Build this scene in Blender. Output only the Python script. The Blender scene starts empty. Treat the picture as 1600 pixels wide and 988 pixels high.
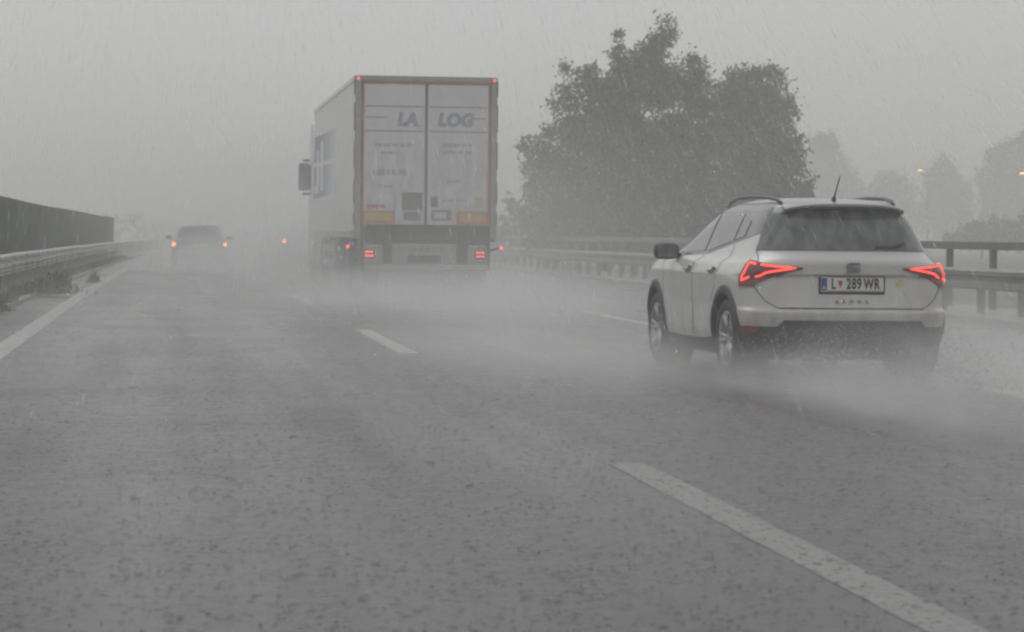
import bpy, math, random
import numpy as np
from mathutils import Matrix, Vector

random.seed(7)
RNG = np.random.default_rng(7)
SC = bpy.context.scene
COL = SC.collection
R = math.radians

# ------------------------------------------------------------------ camera, sky, sun, exposure
CAM_H = 1.15
cam_d = bpy.data.cameras.new('camera')
cam = bpy.data.objects.new('camera', cam_d)
COL.objects.link(cam)
cam_d.sensor_width = 36.0
cam_d.lens = 90.0
cam_d.clip_start = 0.1
cam_d.clip_end = 6000.0
cam_d.dof.use_dof = True
cam_d.dof.focus_distance = 26.0
cam_d.dof.aperture_fstop = 7.1
cam.matrix_world = (Matrix.Translation((0, 0, CAM_H)) @ Matrix.Rotation(R(-7.6), 4, 'Z')
                    @ Matrix.Rotation(R(90 - 1.78), 4, 'X') @ Matrix.Rotation(0.0105, 4, 'Z'))
SC.camera = cam

SUN_EL, SUN_AZ = R(58), R(-20)
world = bpy.data.worlds.new('World')
SC.world = world
world.use_nodes = True
nt = world.node_tree
nt.nodes.clear()
w_out = nt.nodes.new('ShaderNodeOutputWorld')
w_bg = nt.nodes.new('ShaderNodeBackground')
w_sky = nt.nodes.new('ShaderNodeTexSky')
w_sky.sky_type = 'NISHITA'
w_sky.sun_disc = False
w_sky.sun_elevation = SUN_EL
w_sky.sun_rotation = SUN_AZ
w_sky.air_density = 1.0
w_sky.dust_density = 4.0
w_hs = nt.nodes.new('ShaderNodeHueSaturation')          # rain cloud: almost no colour left in the sky
w_hs.inputs['Saturation'].default_value = 0.06
w_mix = nt.nodes.new('ShaderNodeMix')
w_mix.data_type = 'RGBA'
w_mix.inputs[0].default_value = 0.72                    # the cloud deck evens the clear-sky gradient out
w_mix.inputs[7].default_value = (5.80, 5.82, 5.84, 1)
nt.links.new(w_sky.outputs[0], w_hs.inputs['Color'])
nt.links.new(w_hs.outputs[0], w_mix.inputs[6])
nt.links.new(w_mix.outputs[2], w_bg.inputs[0])
w_bg.inputs[1].default_value = 0.114
nt.links.new(w_bg.outputs[0], w_out.inputs[0])

sun_d = bpy.data.lights.new('sun', 'SUN')
sun_d.energy = 0.5
sun_d.angle = R(40)
sun_d.color = (1.0, 0.97, 0.93)
sun = bpy.data.objects.new('sun', sun_d)
COL.objects.link(sun)
sun.rotation_euler = (R(90) - SUN_EL, 0, math.pi - SUN_AZ)

SC.view_settings.view_transform = 'Standard'
SC.view_settings.look = 'None'
SC.view_settings.exposure = 0.0
SC.view_settings.gamma = 1.0
SC.view_settings.use_curve_mapping = False
SC.render.engine = 'CYCLES'
cy = SC.cycles
cy.use_denoising = True
cy.max_bounces = 8
cy.diffuse_bounces = 3
cy.glossy_bounces = 3
cy.transmission_bounces = 4
cy.volume_bounces = 3
cy.transparent_max_bounces = 24
cy.volume_step_rate = 2.0
cy.volume_max_steps = 128
cy.use_adaptive_sampling = False
cy.filter_width = 2.4

# ------------------------------------------------------------------ materials
def nodes_of(m):
    return m.node_tree.nodes, m.node_tree.links

def mat(name, color, rough=0.5, metal=0.0, vary=0.12, scale=6.0, bump=0.0, bscale=40.0, spec=0.5, coat=0.0):
    """Principled paint, rubber, metal ... with a little grain of its own in colour and relief."""
    m = bpy.data.materials.new(name)
    m.use_nodes = True
    n, l = nodes_of(m)
    b = n['Principled BSDF']
    b.inputs['Roughness'].default_value = rough
    b.inputs['Metallic'].default_value = metal
    b.inputs['Specular IOR Level'].default_value = spec
    b.inputs['Coat Weight'].default_value = coat
    b.inputs['Coat Roughness'].default_value = 0.08
    tc = n.new('ShaderNodeTexCoord')
    if vary > 0:
        no = n.new('ShaderNodeTexNoise')
        no.inputs['Scale'].default_value = scale
        no.inputs['Detail'].default_value = 5
        l.new(tc.outputs['Object'], no.inputs['Vector'])
        mp = n.new('ShaderNodeMapRange')
        mp.inputs[1].default_value = 0.3
        mp.inputs[2].default_value = 0.7
        mp.inputs[3].default_value = 1 - vary
        mp.inputs[4].default_value = 1 + vary
        l.new(no.outputs[0], mp.inputs[0])
        vm = n.new('ShaderNodeVectorMath')
        vm.operation = 'SCALE'
        vm.inputs[0].default_value = color[:3]
        l.new(mp.outputs[0], vm.inputs['Scale'])
        l.new(vm.outputs[0], b.inputs['Base Color'])
    else:
        b.inputs['Base Color'].default_value = (*color[:3], 1)
    if bump > 0:
        n2 = n.new('ShaderNodeTexNoise')
        n2.inputs['Scale'].default_value = bscale
        n2.inputs['Detail'].default_value = 4
        l.new(tc.outputs['Object'], n2.inputs['Vector'])
        bp = n.new('ShaderNodeBump')
        bp.inputs['Strength'].default_value = bump
        bp.inputs['Distance'].default_value = 0.01
        l.new(n2.outputs[0], bp.inputs['Height'])
        l.new(bp.outputs[0], b.inputs['Normal'])
    return m

def glow(name, color, strength):
    m = bpy.data.materials.new(name)
    m.use_nodes = True
    n, l = nodes_of(m)
    b = n['Principled BSDF']
    b.inputs['Base Color'].default_value = (*[c * .5 for c in color], 1)
    b.inputs['Emission Color'].default_value = (*color, 1)
    b.inputs['Emission Strength'].default_value = strength
    return m

M = dict(
    white=mat('white_car_paint', (.62, .61, .60), .3, vary=.03, scale=2, coat=.6),
    roofgrey=mat('grey_roof_paint', (.17, .17, .172), .28, metal=.25, vary=.05, scale=3, coat=.6),
    cladding=mat('black_cladding_plastic', (.035, .036, .037), .55, vary=.2, bump=.2),
    rubber=mat('tyre_rubber', (.022, .022, .023), .6, vary=.2, bump=.3),
    alloy=mat('alloy_rim', (.42, .42, .43), .35, metal=.7, vary=.08),
    darkalloy=mat('dark_rim', (.06, .06, .062), .45, metal=.4),
    glass=mat('car_glass', (.055, .066, .064), .09, vary=.15, scale=3, spec=.6, coat=.3),
    sideglass=mat('side_glass', (.15, .165, .16), .08, vary=.2, scale=2, spec=.6, coat=.3),  # pale base colour stands in for light inside the cabin
    seam=mat('door_seam', (.33, .33, .33), .6, vary=0),
    railgrey=mat('roof_rail_grey', (.10, .10, .10), .4, metal=.3),
    gap=mat('panel_gap', (.02, .02, .02), .7, vary=0),
    lamp=mat('red_lamp_lens', (.06, .012, .012), .12, vary=.1, coat=.5),
    lampglow=mat('glow_tinted_lamp_lens', (.20, .03, .03), .15, vary=.1, coat=.5),  # red raised in the colour to stand for the strips' glow
    redlit=glow('lit_red_strip', (1.0, .08, .055), 1.8),
    redspot=glow('lit_red_led', (1.0, .09, .06), 3.2),
    redmark=glow('lit_red_marker', (1.0, .16, .13), 1.1),
    amber=glow('lit_amber', (1.0, .24, .03), 9.0),
    redfar=glow('lit_red_far', (1.0, .08, .05), 260.0),
    yellow=glow('lit_street_lamp', (1.0, .62, .20), 4.0),
    chrome=mat('dull_chrome', (.18, .19, .19), .3, metal=.8, vary=.1),
    plate=mat('plate_white', (.68, .68, .66), .4, vary=.04),
    plateblue=mat('plate_blue', (.03, .07, .32), .4, vary=.05),
    black=mat('plate_black', (.015, .015, .015), .5, vary=0),
    platered=mat('plate_red', (.42, .05, .05), .5, vary=.05),
    reflector=mat('reflector_red', (.30, .03, .03), .2, vary=.1),
    yellowish=mat('faded_sticker', (.6, .55, .3), .6, vary=.2, scale=30),
    trailer=mat('trailer_white', (.72, .72, .71), .42, vary=.05, scale=1.2, bump=.03, bscale=3),
    door=mat('trailer_door_white', (.70, .70, .71), .45, vary=.07, scale=2.0),
    frame=mat('trailer_frame', (.33, .33, .32), .45, metal=.3, vary=.1),
    darkframe=mat('truck_chassis', (.055, .053, .052), .6, vary=.25, bump=.3),
    bumperwhite=mat('truck_underrun_bar', (.34, .34, .335), .5, vary=.1),
    tape=mat('red_contour_tape', (.42, .15, .10), .5, vary=.15),
    ora=mat('orange_plate', (.62, .20, .14), .5, vary=.1),
    yel=mat('yellow_plate', (.55, .42, .10), .5, vary=.1),
    print=mat('door_print', (.33, .34, .41), .5, vary=.1),
    faint=mat('faint_print', (.40, .40, .43), .5, vary=.1),
    sticker=mat('dark_sticker', (.24, .24, .235), .5, vary=.25, scale=25),
    flaptext=mat('flap_lettering', (.20, .20, .20), .6, vary=.1),
    galv=mat('galvanised_steel', (.55, .55, .54), .45, metal=.2, vary=.18, scale=2.5, bump=.1, bscale=20),
    galvdark=mat('weathered_steel', (.22, .22, .215), .5, metal=.4, vary=.2, scale=2.5, bump=.1, bscale=20),
    rail=mat('dark_railing_steel', (.17, .175, .17), .5, metal=.3, vary=.2),
    screen=mat('green_screen_panel', (.045, .066, .052), .6, vary=.22, scale=1.3, bump=.4, bscale=14),
    bark=mat('bark', (.05, .042, .035), .85, vary=.3, scale=8, bump=.6, bscale=20),
    carsilver=mat('grey_car_paint', (.08, .08, .085), .3, metal=.3, vary=.05, coat=.5),
    cardark=mat('dark_car_paint', (.06, .06, .065), .3, metal=.2, vary=.05, coat=.5),
    concrete=mat('wet_concrete', (.27, .265, .25), .45, vary=.25, scale=1.7, bump=.3, bscale=25),
    pole=mat('lamp_post_steel', (.2, .2, .2), .5, metal=.4),
)

def grime(m, z0, z1, color=(.20, .185, .165), amount=.55):
    """Road film splashed over the lower body: streaky, thickest near the bottom edge."""
    n, l = nodes_of(m)
    b = n['Principled BSDF']
    src = b.inputs['Base Color'].links[0].from_socket
    tc = n.new('ShaderNodeTexCoord'); sx = n.new('ShaderNodeSeparateXYZ')
    l.new(tc.outputs['Object'], sx.inputs[0])
    mp = n.new('ShaderNodeMapping'); mp.inputs['Scale'].default_value = (5, 5, 1.6)
    l.new(tc.outputs['Object'], mp.inputs[0])
    no = n.new('ShaderNodeTexNoise'); no.inputs['Scale'].default_value = 1.5; no.inputs['Detail'].default_value = 7
    l.new(mp.outputs[0], no.inputs['Vector'])
    h = n.new('ShaderNodeMapRange')
    for i, v in zip((1, 2, 3, 4), (z0, z1, 1.0, 0.0)):
        h.inputs[i].default_value = v
    l.new(sx.outputs['Z'], h.inputs[0])
    k = n.new('ShaderNodeMapRange')
    for i, v in zip((1, 2, 3, 4), (.38, .68, 0.0, amount)):
        k.inputs[i].default_value = v
    l.new(no.outputs[0], k.inputs[0])
    mu = n.new('ShaderNodeMath'); mu.operation = 'MULTIPLY'
    l.new(h.outputs[0], mu.inputs[0]); l.new(k.outputs[0], mu.inputs[1])
    mx = n.new('ShaderNodeMix'); mx.data_type = 'RGBA'
    l.new(mu.outputs[0], mx.inputs[0]); l.new(src, mx.inputs[6]); mx.inputs[7].default_value = (*color, 1)
    l.new(mx.outputs[2], b.inputs['Base Color'])
def streaky(m):
    """Rain streaks and algae running down the panels, different on each."""
    n, l = nodes_of(m)
    ge = n.new('ShaderNodeNewGeometry'); mp = n.new('ShaderNodeMapping'); mp.inputs['Scale'].default_value = (1.6, 1.6, .22)
    l.new(ge.outputs['Position'], mp.inputs[0])
    l.new(mp.outputs[0], n['Noise Texture'].inputs['Vector'])
    n['Noise Texture'].inputs['Scale'].default_value = 2.2
    for i, v in ((3, .6), (4, 1.5)):
        n['Map Range'].inputs[i].default_value = v
streaky(M['screen'])

def streaked_glass():  # pale streaks painted into the colour for reflections and water runs
    m = M['glass']
    n, l = nodes_of(m)
    b = n['Principled BSDF']
    tc = n.new('ShaderNodeTexCoord'); mp = n.new('ShaderNodeMapping'); mp.inputs['Scale'].default_value = (7, 7, 1.1)
    mp.inputs['Rotation'].default_value = (0, R(14), 0)
    l.new(tc.outputs['Object'], mp.inputs[0])
    no = n.new('ShaderNodeTexNoise'); no.inputs['Scale'].default_value = 1.6; no.inputs['Detail'].default_value = 6
    l.new(mp.outputs[0], no.inputs['Vector'])
    r = n.new('ShaderNodeValToRGB')
    r.color_ramp.elements[0].position, r.color_ramp.elements[1].position = .36, .68
    r.color_ramp.elements[0].color = (.055, .066, .064, 1); r.color_ramp.elements[1].color = (.15, .175, .168, 1)
    l.new(no.outputs[0], r.inputs[0]); l.new(r.outputs[0], b.inputs['Base Color'])
streaked_glass()
grime(M['white'], .35, 1.0)
grime(M['door'], 1.2, 3.9, (.22, .21, .20), .5)
grime(M['trailer'], 1.1, 3.2, (.30, .29, .27), .5)

def leaf_mat(name, c1, c2):
    m = bpy.data.materials.new(name)
    m.use_nodes = True
    n, l = nodes_of(m)
    b = n['Principled BSDF']
    b.inputs['Roughness'].default_value = .5
    tc = n.new('ShaderNodeTexCoord')
    no = n.new('ShaderNodeTexNoise')
    no.inputs['Scale'].default_value = .9
    no.inputs['Detail'].default_value = 6
    l.new(tc.outputs['Object'], no.inputs['Vector'])
    r = n.new('ShaderNodeValToRGB')
    r.color_ramp.elements[0].position = .35
    r.color_ramp.elements[1].position = .68
    r.color_ramp.elements[0].color = (*c1, 1)
    r.color_ramp.elements[1].color = (*c2, 1)
    l.new(no.outputs[0], r.inputs[0])
    l.new(r.outputs[0], b.inputs['Base Color'])
    return m

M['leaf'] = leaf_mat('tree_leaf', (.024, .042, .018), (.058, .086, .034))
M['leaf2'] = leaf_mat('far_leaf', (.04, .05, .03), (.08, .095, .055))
M['weed'] = leaf_mat('weed_leaf', (.06, .075, .03), (.14, .15, .07))

def water_road(name='wet_asphalt', c1=(.06, .06, .062), c2=(.125, .125, .126), wear=False):
    """Asphalt under a film of water, roughened by rain: rings, chop, and tyre tracks where the film is thinner."""
    m = bpy.data.materials.new(name)
    m.use_nodes = True
    n, l = nodes_of(m)
    b = n['Principled BSDF']
    tc = n.new('ShaderNodeTexCoord')
    def noise(scale, detail=4, vec=None, rough=.55):
        x = n.new('ShaderNodeTexNoise')
        x.inputs['Scale'].default_value = scale
        x.inputs['Detail'].default_value = detail
        x.inputs['Roughness'].default_value = rough
        l.new(vec or tc.outputs['Object'], x.inputs['Vector'])
        return x
    def rng(src, a, b_, c, d):
        x = n.new('ShaderNodeMapRange')
        for i, v in zip((1, 2, 3, 4), (a, b_, c, d)):
            x.inputs[i].default_value = v
        l.new(src, x.inputs[0])
        return x.outputs[0]
    def math_(op, a, b_):
        x = n.new('ShaderNodeMath')
        x.operation = op
        for i, v in enumerate((a, b_)):
            if isinstance(v, (int, float)):
                x.inputs[i].default_value = v
            else:
                l.new(v, x.inputs[i])
        return x.outputs[0]
    # base colour: dark aggregate
    agg = noise(90, 3)
    big = noise(.5, 4)
    ramp = n.new('ShaderNodeValToRGB')
    ramp.color_ramp.elements[0].color = (*c1, 1)
    ramp.color_ramp.elements[1].color = (*c2, 1)
    l.new(math_('ADD', math_('MULTIPLY', agg.outputs[0], .5), math_('MULTIPLY', big.outputs[0], .5)), ramp.inputs[0])
    l.new(ramp.outputs[0], b.inputs['Base Color'])
    # chop and rings
    mp = n.new('ShaderNodeMapping')
    mp.inputs['Scale'].default_value = (1.0, .55, 1)
    l.new(tc.outputs['Object'], mp.inputs[0])
    chop = noise(24, 5, mp.outputs[0], .6)
    chop2 = noise(7, 3, mp.outputs[0])
    vo = n.new('ShaderNodeTexVoronoi')
    vo.inputs['Scale'].default_value = 8.0
    l.new(tc.outputs['Object'], vo.inputs['Vector'])
    ring = math_('SINE', math_('MULTIPLY', vo.outputs['Distance'], 34.0), 0)
    fade = rng(vo.outputs['Distance'], 0.0, .5, 1.0, 0.0)
    rings = math_('MULTIPLY', ring, fade)
    # tyre tracks: bands along the road, broken up
    mt = n.new('ShaderNodeMapping')
    mt.inputs['Scale'].default_value = (1.1, .05, 1)
    l.new(tc.outputs['Object'], mt.inputs[0])
    track = noise(1.0, 3, mt.outputs[0])
    tr = rng(track.outputs[0], .38, .62, .55, 1.35)
    h = math_('ADD', math_('MULTIPLY', chop.outputs[0], 1.0), math_('MULTIPLY', chop2.outputs[0], 2.2))
    h = math_('ADD', h, math_('MULTIPLY', rings, .16))
    h = math_('MULTIPLY', h, tr)
    bp = n.new('ShaderNodeBump')
    bp.inputs['Strength'].default_value = .55
    bp.inputs['Distance'].default_value = .04
    l.new(h, bp.inputs['Height'])
    l.new(bp.outputs[0], b.inputs['Normal'])
    l.new(rng(math_('ADD', math_('MULTIPLY', big.outputs[0], .4), math_('MULTIPLY', track.outputs[0], .6)), .36, .64, .13, .42), b.inputs['Roughness'])
    if wear:                                            # paint scrubbed off in flakes
        fl = noise(22, 6, None, .7)
        l.new(rng(fl.outputs[0], .32, .45, .5, .97), b.inputs['Alpha'])
    b.inputs['IOR'].default_value = 1.33
    return m

M['road'] = water_road()
M['linepaint'] = water_road('line_paint', (.22, .22, .212), (.34, .34, .328), True)
M['edgepaint'] = water_road('edge_line_paint', (.36, .36, .348), (.50, .50, .485), True)
for k_ in ('linepaint', 'edgepaint'):                   # raised, rough paint stands out of the water film
    b_ = M[k_].node_tree.nodes['Principled BSDF']
    M[k_].node_tree.links.remove(b_.inputs['Roughness'].links[0])
    b_.inputs['Roughness'].default_value = .5
    b_.inputs['Specular IOR Level'].default_value = .35

def ground_mat(name, c1, c2, scale):
    m = leaf_mat(name, c1, c2)
    m.node_tree.nodes['Noise Texture'].inputs['Scale'].default_value = scale
    m.node_tree.nodes['Principled BSDF'].inputs['Roughness'].default_value = .75
    return m
M['grass'] = ground_mat('wet_grass', (.07, .085, .045), (.15, .16, .09), .25)
M['verge'] = ground_mat('verge_gravel', (.20, .195, .18), (.36, .35, .33), 1.6)

def volume_mat(name, density, color=(.95, .95, .95), aniso=0.2):
    m = bpy.data.materials.new(name)
    m.use_nodes = True
    n, l = nodes_of(m)
    n.clear()
    out = n.new('ShaderNodeOutputMaterial')
    v = n.new('ShaderNodeVolumePrincipled')
    v.inputs['Color'].default_value = (*color, 1)
    v.inputs['Density'].default_value = density
    v.inputs['Anisotropy'].default_value = aniso
    l.new(v.outputs[0], out.inputs['Volume'])
    return m, v

def spray_mat(name, density, nscale=1.0, lo=.34, hi=.66):
    """Water dust thrown up by tyres: thins out from the middle of its cloud, torn by noise."""
    m, v = volume_mat(name, 0.0)
    n, l = nodes_of(m)
    tc = n.new('ShaderNodeTexCoord')
    gr = n.new('ShaderNodeTexGradient')
    gr.gradient_type = 'SPHERICAL'
    l.new(tc.outputs['Object'], gr.inputs[0])
    ge = n.new('ShaderNodeNewGeometry')
    no = n.new('ShaderNodeTexNoise')
    no.inputs['Scale'].default_value = nscale
    no.inputs['Detail'].default_value = 3
    l.new(ge.outputs['Position'], no.inputs['Vector'])
    mr = n.new('ShaderNodeMapRange')
    for i, x in zip((1, 2, 3, 4), (lo, hi, .15, 1.0)):
        mr.inputs[i].default_value = x
    l.new(no.outputs[0], mr.inputs[0])
    mu = n.new('ShaderNodeMath'); mu.operation = 'MULTIPLY'
    l.new(gr.outputs[1], mu.inputs[0]); l.new(mr.outputs[0], mu.inputs[1])
    mu2 = n.new('ShaderNodeMath'); mu2.operation = 'MULTIPLY'
    l.new(mu.outputs[0], mu2.inputs[0]); mu2.inputs[1].default_value = density
    l.new(mu2.outputs[0], v.inputs['Density'])
    return m

# ------------------------------------------------------------------ mesh helpers
class MB:
    """Collects vertices and faces and links them as ONE mesh object."""
    def __init__(self):
        self.v, self.f = [], []
    def add(self, v, f):
        o = len(self.v)
        self.v += [tuple(map(float, p)) for p in v]
        self.f += [tuple(i + o for i in q) for q in f]
        return self
    def box(self, x0, x1, y0, y1, z0, z1, c=0.0):
        """Box, its upright edges chamfered by c when c > 0."""
        if c <= 0:
            v = [(x, y, z) for z in (z0, z1) for x, y in ((x0, y0), (x1, y0), (x1, y1), (x0, y1))]
            return self.add(v, [(3, 2, 1, 0), (4, 5, 6, 7), (0, 1, 5, 4), (1, 2, 6, 5), (2, 3, 7, 6), (3, 0, 4, 7)])
        ring = lambda k: [(x0 + k, y0), (x1 - k, y0), (x1, y0 + k), (x1, y1 - k), (x1 - k, y1), (x0 + k, y1), (x0, y1 - k), (x0, y0 + k)]
        full = ring(c)
        inn = [(min(max(x, x0 + c), x1 - c), min(max(y, y0 + c), y1 - c)) for x, y in full]
        v = [(x, y, z0) for x, y in inn] + [(x, y, z0 + c) for x, y in full] + [(x, y, z1 - c) for x, y in full] + [(x, y, z1) for x, y in inn]
        f = [tuple(range(7, -1, -1)), tuple(range(24, 32))]
        for k in range(3):
            for i in range(8):
                j = (i + 1) % 8
                f.append((k * 8 + i, k * 8 + j, k * 8 + 8 + j, k * 8 + 8 + i))
        return self.add(v, f)
    def tube(self, pts, r, n=8, r1=None, flat=1.0):
        pts = [Vector(p) for p in pts]
        vs, fs = [], []
        for i, p in enumerate(pts):
            d = (pts[min(i + 1, len(pts) - 1)] - pts[max(i - 1, 0)]).normalized()
            up = Vector((0, 0, 1)) if abs(d.z) < .95 else Vector((1, 0, 0))
            a = d.cross(up).normalized()
            b = a.cross(d).normalized()
            rr = r if r1 is None else r + (r1 - r) * i / (len(pts) - 1)
            for k in range(n):
                t = 2 * math.pi * k / n
                vs.append(p + a * math.cos(t) * rr + b * math.sin(t) * rr * flat)
        for i in range(len(pts) - 1):
            for k in range(n):
                j = (k + 1) % n
                fs.append((i * n + k, i * n + j, (i + 1) * n + j, (i + 1) * n + k))
        fs.append(tuple(range(n - 1, -1, -1)))
        fs.append(tuple(range((len(pts) - 1) * n, len(pts) * n)))
        return self.add(vs, fs)
    def grid(self, rows):
        """Quads over rows of points."""
        m_, n_ = len(rows), len(rows[0])
        v = [p for r in rows for p in r]
        f = [(i * n_ + j, i * n_ + j + 1, (i + 1) * n_ + j + 1, (i + 1) * n_ + j) for i in range(m_ - 1) for j in range(n_ - 1)]
        return self.add(v, f)
    def prism(self, poly, axis, a, b):
        """Polygon (two coordinates) pushed along axis 'x', 'y' or 'z' from a to b."""
        def P(u, v, w):
            return {'x': (w, u, v), 'y': (u, w, v), 'z': (u, v, w)}[axis]
        n = len(poly)
        v = [P(u, w, a) for u, w in poly] + [P(u, w, b) for u, w in poly]
        f = [tuple(range(n - 1, -1, -1)), tuple(range(n, 2 * n))]
        f += [(i, (i + 1) % n, n + (i + 1) % n, n + i) for i in range(n)]
        return self.add(v, f)
    def lathe_x(self, prof, n=32, cx=0, cy=0, cz=0):
        """Profile (x, radius) turned about an axle along x."""
        rows = [[(cx + x, cy + r * math.cos(2 * math.pi * k / n), cz + r * math.sin(2 * math.pi * k / n)) for k in range(n + 1)] for x, r in prof]
        return self.grid(rows)
    def build(self, name, m, parent=None, smooth=False):
        me = bpy.data.meshes.new(name)
        me.from_pydata(self.v, [], self.f)
        me.materials.append(m)
        if smooth:
            me.polygons.foreach_set('use_smooth', [True] * len(me.polygons))
        me.update()
        o = bpy.data.objects.new(name, me)
        COL.objects.link(o)
        if parent:
            o.parent = parent
        return o

def fast_mesh(name, v, f, m):
    """numpy arrays: v (n,3), f (k,3 or 4)"""
    me = bpy.data.meshes.new(name)
    v = np.asarray(v, dtype=np.float32); f = np.asarray(f, dtype=np.int32)
    k = f.shape[1]
    me.vertices.add(len(v)); me.vertices.foreach_set('co', v.ravel())
    me.loops.add(f.size); me.loops.foreach_set('vertex_index', f.ravel())
    me.polygons.add(len(f)); me.polygons.foreach_set('loop_start', np.arange(0, f.size, k, dtype=np.int32))
    me.update(calc_edges=True)
    me.materials.append(m)
    o = bpy.data.objects.new(name, me)
    COL.objects.link(o)
    return o

def thing(name, label, cat, loc=(0, 0, 0), rotz=0.0, group=None):
    o = bpy.data.objects.new(name, None)
    o.empty_display_size = .2
    COL.objects.link(o)
    o.location = loc
    o.rotation_euler = (0, 0, rotz)
    return tag(o, label, cat, group)

def tag(o, label=None, cat=None, group=None, kind=None):
    for k, v in (('label', label), ('category', cat), ('group', group), ('kind', kind)):
        if v:
            o[k] = v
    return o

def dup(o, parent):
    c = o.copy()
    COL.objects.link(c)
    c.parent = parent
    for ch in list(o.children):
        dup(ch, c)
    return c

def lettering(txt, size, m, parent, name='lettering', offset=0.0, shear=0.0, extrude=.002, spacing=1.0, align='CENTER'):
    """Text as a mesh lying in the xz plane, front towards -y."""
    cu = bpy.data.curves.new(name, 'FONT')
    cu.body = txt
    cu.size = size
    cu.extrude = extrude
    cu.offset = offset
    cu.shear = shear
    cu.space_character = spacing
    cu.align_x = align
    cu.align_y = 'CENTER'
    to = bpy.data.objects.new(name + '_curve', cu)
    COL.objects.link(to)
    dg = bpy.context.evaluated_depsgraph_get()
    me = bpy.data.meshes.new_from_object(to.evaluated_get(dg))
    bpy.data.objects.remove(to)
    bpy.data.curves.remove(cu)
    me.transform(Matrix.Rotation(R(90), 4, 'X'))
    me.materials.clear()
    me.materials.append(m)
    o = bpy.data.objects.new(name, me)
    COL.objects.link(o)
    o.parent = parent
    return o

def curve(s):
    """The motorway bends very gently to the right from 40 m on."""
    t = max(0.0, s - 40.0) / 70.0
    return .6 * t * t

# ------------------------------------------------------------------ ground and road
SS = list(np.concatenate([np.arange(-30, 160, 4), np.arange(160, 560, 20)]))

def strip(name, d0, d1, z0, z1, m, s0=None, s1=None, kind='structure', step=4.0):
    """A sheet that follows the road between two lateral offsets."""
    ss = SS if s0 is None else list(np.linspace(s0, s1, max(2, int((s1 - s0) / step) + 1)))
    j = (lambda: random.uniform(-.004, .004)) if m in (M['linepaint'], M['edgepaint']) else (lambda: 0.0)
    mb = MB().grid([[(d0 + curve(s) + j(), s, z0), (d1 + curve(s) + j(), s, z1)] for s in ss])
    return tag(mb.build(name, m), kind=kind)

g = MB().grid([[(x, y, -.06) for x in np.linspace(-850, 850, 12)] for y in np.linspace(-60, 1600, 12)]).build('ground', M['grass'])
tag(g, 'wet grassland stretching away on both sides of the motorway', None, kind='structure')
o = strip('road', -2.34, 11.0, 0.0, 0.0, M['road'])
tag(o, 'rain soaked dark asphalt carriageway covered by a film of water')

# median: kerb and concrete strip under the left barrier
mb = MB()
for a, b in zip(SS[:-1], SS[1:]):
    ca, cb = curve(a), curve(b)
    for (d0, d1, z0, z1) in ((-2.34, -2.34, -.02, .07), (-2.34, -2.46, .07, .075), (-2.46, -3.6, .055, .06)):
        mb.add([(d0 + ca, a, z0), (d1 + ca, a, z1), (d1 + cb, b, z1), (d0 + cb, b, z0)], [(0, 1, 2, 3)])
tag(mb.build('median_strip', M['verge']), 'pale wet gravel strip with a low kerb below the left barrier', kind='structure')
mb = MB()
for a, b in zip(SS[:-1], SS[1:]):
    ca, cb = curve(a), curve(b)
    for (d0, d1, z0, z1) in ((11.0, 11.0, -.02, .10), (11.0, 12.9, .10, .11), (12.9, 12.9, .11, -.1)):
        mb.add([(d0 + ca, a, z0), (d1 + ca, a, z1), (d1 + cb, b, z1), (d0 + cb, b, z0)], [(0, 1, 2, 3)])
tag(mb.build('kerb', M['concrete']), 'raised pale concrete kerb under the right barrier', kind='structure')

# painted lines
tag(strip('edge_line', -1.735, -1.505, .0015, .0015, M['edgepaint'], -10, 180, step=.12), 'solid white edge line along the median', kind='structure')
tag(strip('edge_line', 6.23, 6.43, .0015, .0015, M['edgepaint'], -10, 180, step=.12), 'solid white edge line to the right of the truck lane', kind='structure')
for k in range(9):
    s1 = 12.85 + 18.1 * k
    o = strip('lane_dash', 2.21, 2.40, .0015, .0015, M['edgepaint' if k else 'linepaint'], s1 - 6.1, s1, step=.09)
    tag(o, 'white dashed line piece between the two lanes')

# ------------------------------------------------------------------ barriers
def w_beam(length):
    """Two-wave guardrail beam, waves towards -x, along +y, centred on z = 0."""
    prof = [(.0, -.155), (-.02, -.15), (-.08, -.115), (-.08, -.055), (-.01, -.02), (-.01, .02), (-.08, .055), (-.08, .115), (-.02, .15), (.0, .155)]
    back = [(x + .006, z) for x, z in reversed(prof)]
    loop = prof + back
    mb = MB()
    rows = [[(x, y, z) for x, z in loop] + [(loop[0][0], y, loop[0][1])] for y in (0.0, length)]
    mb.grid(rows)
    return mb

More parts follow.
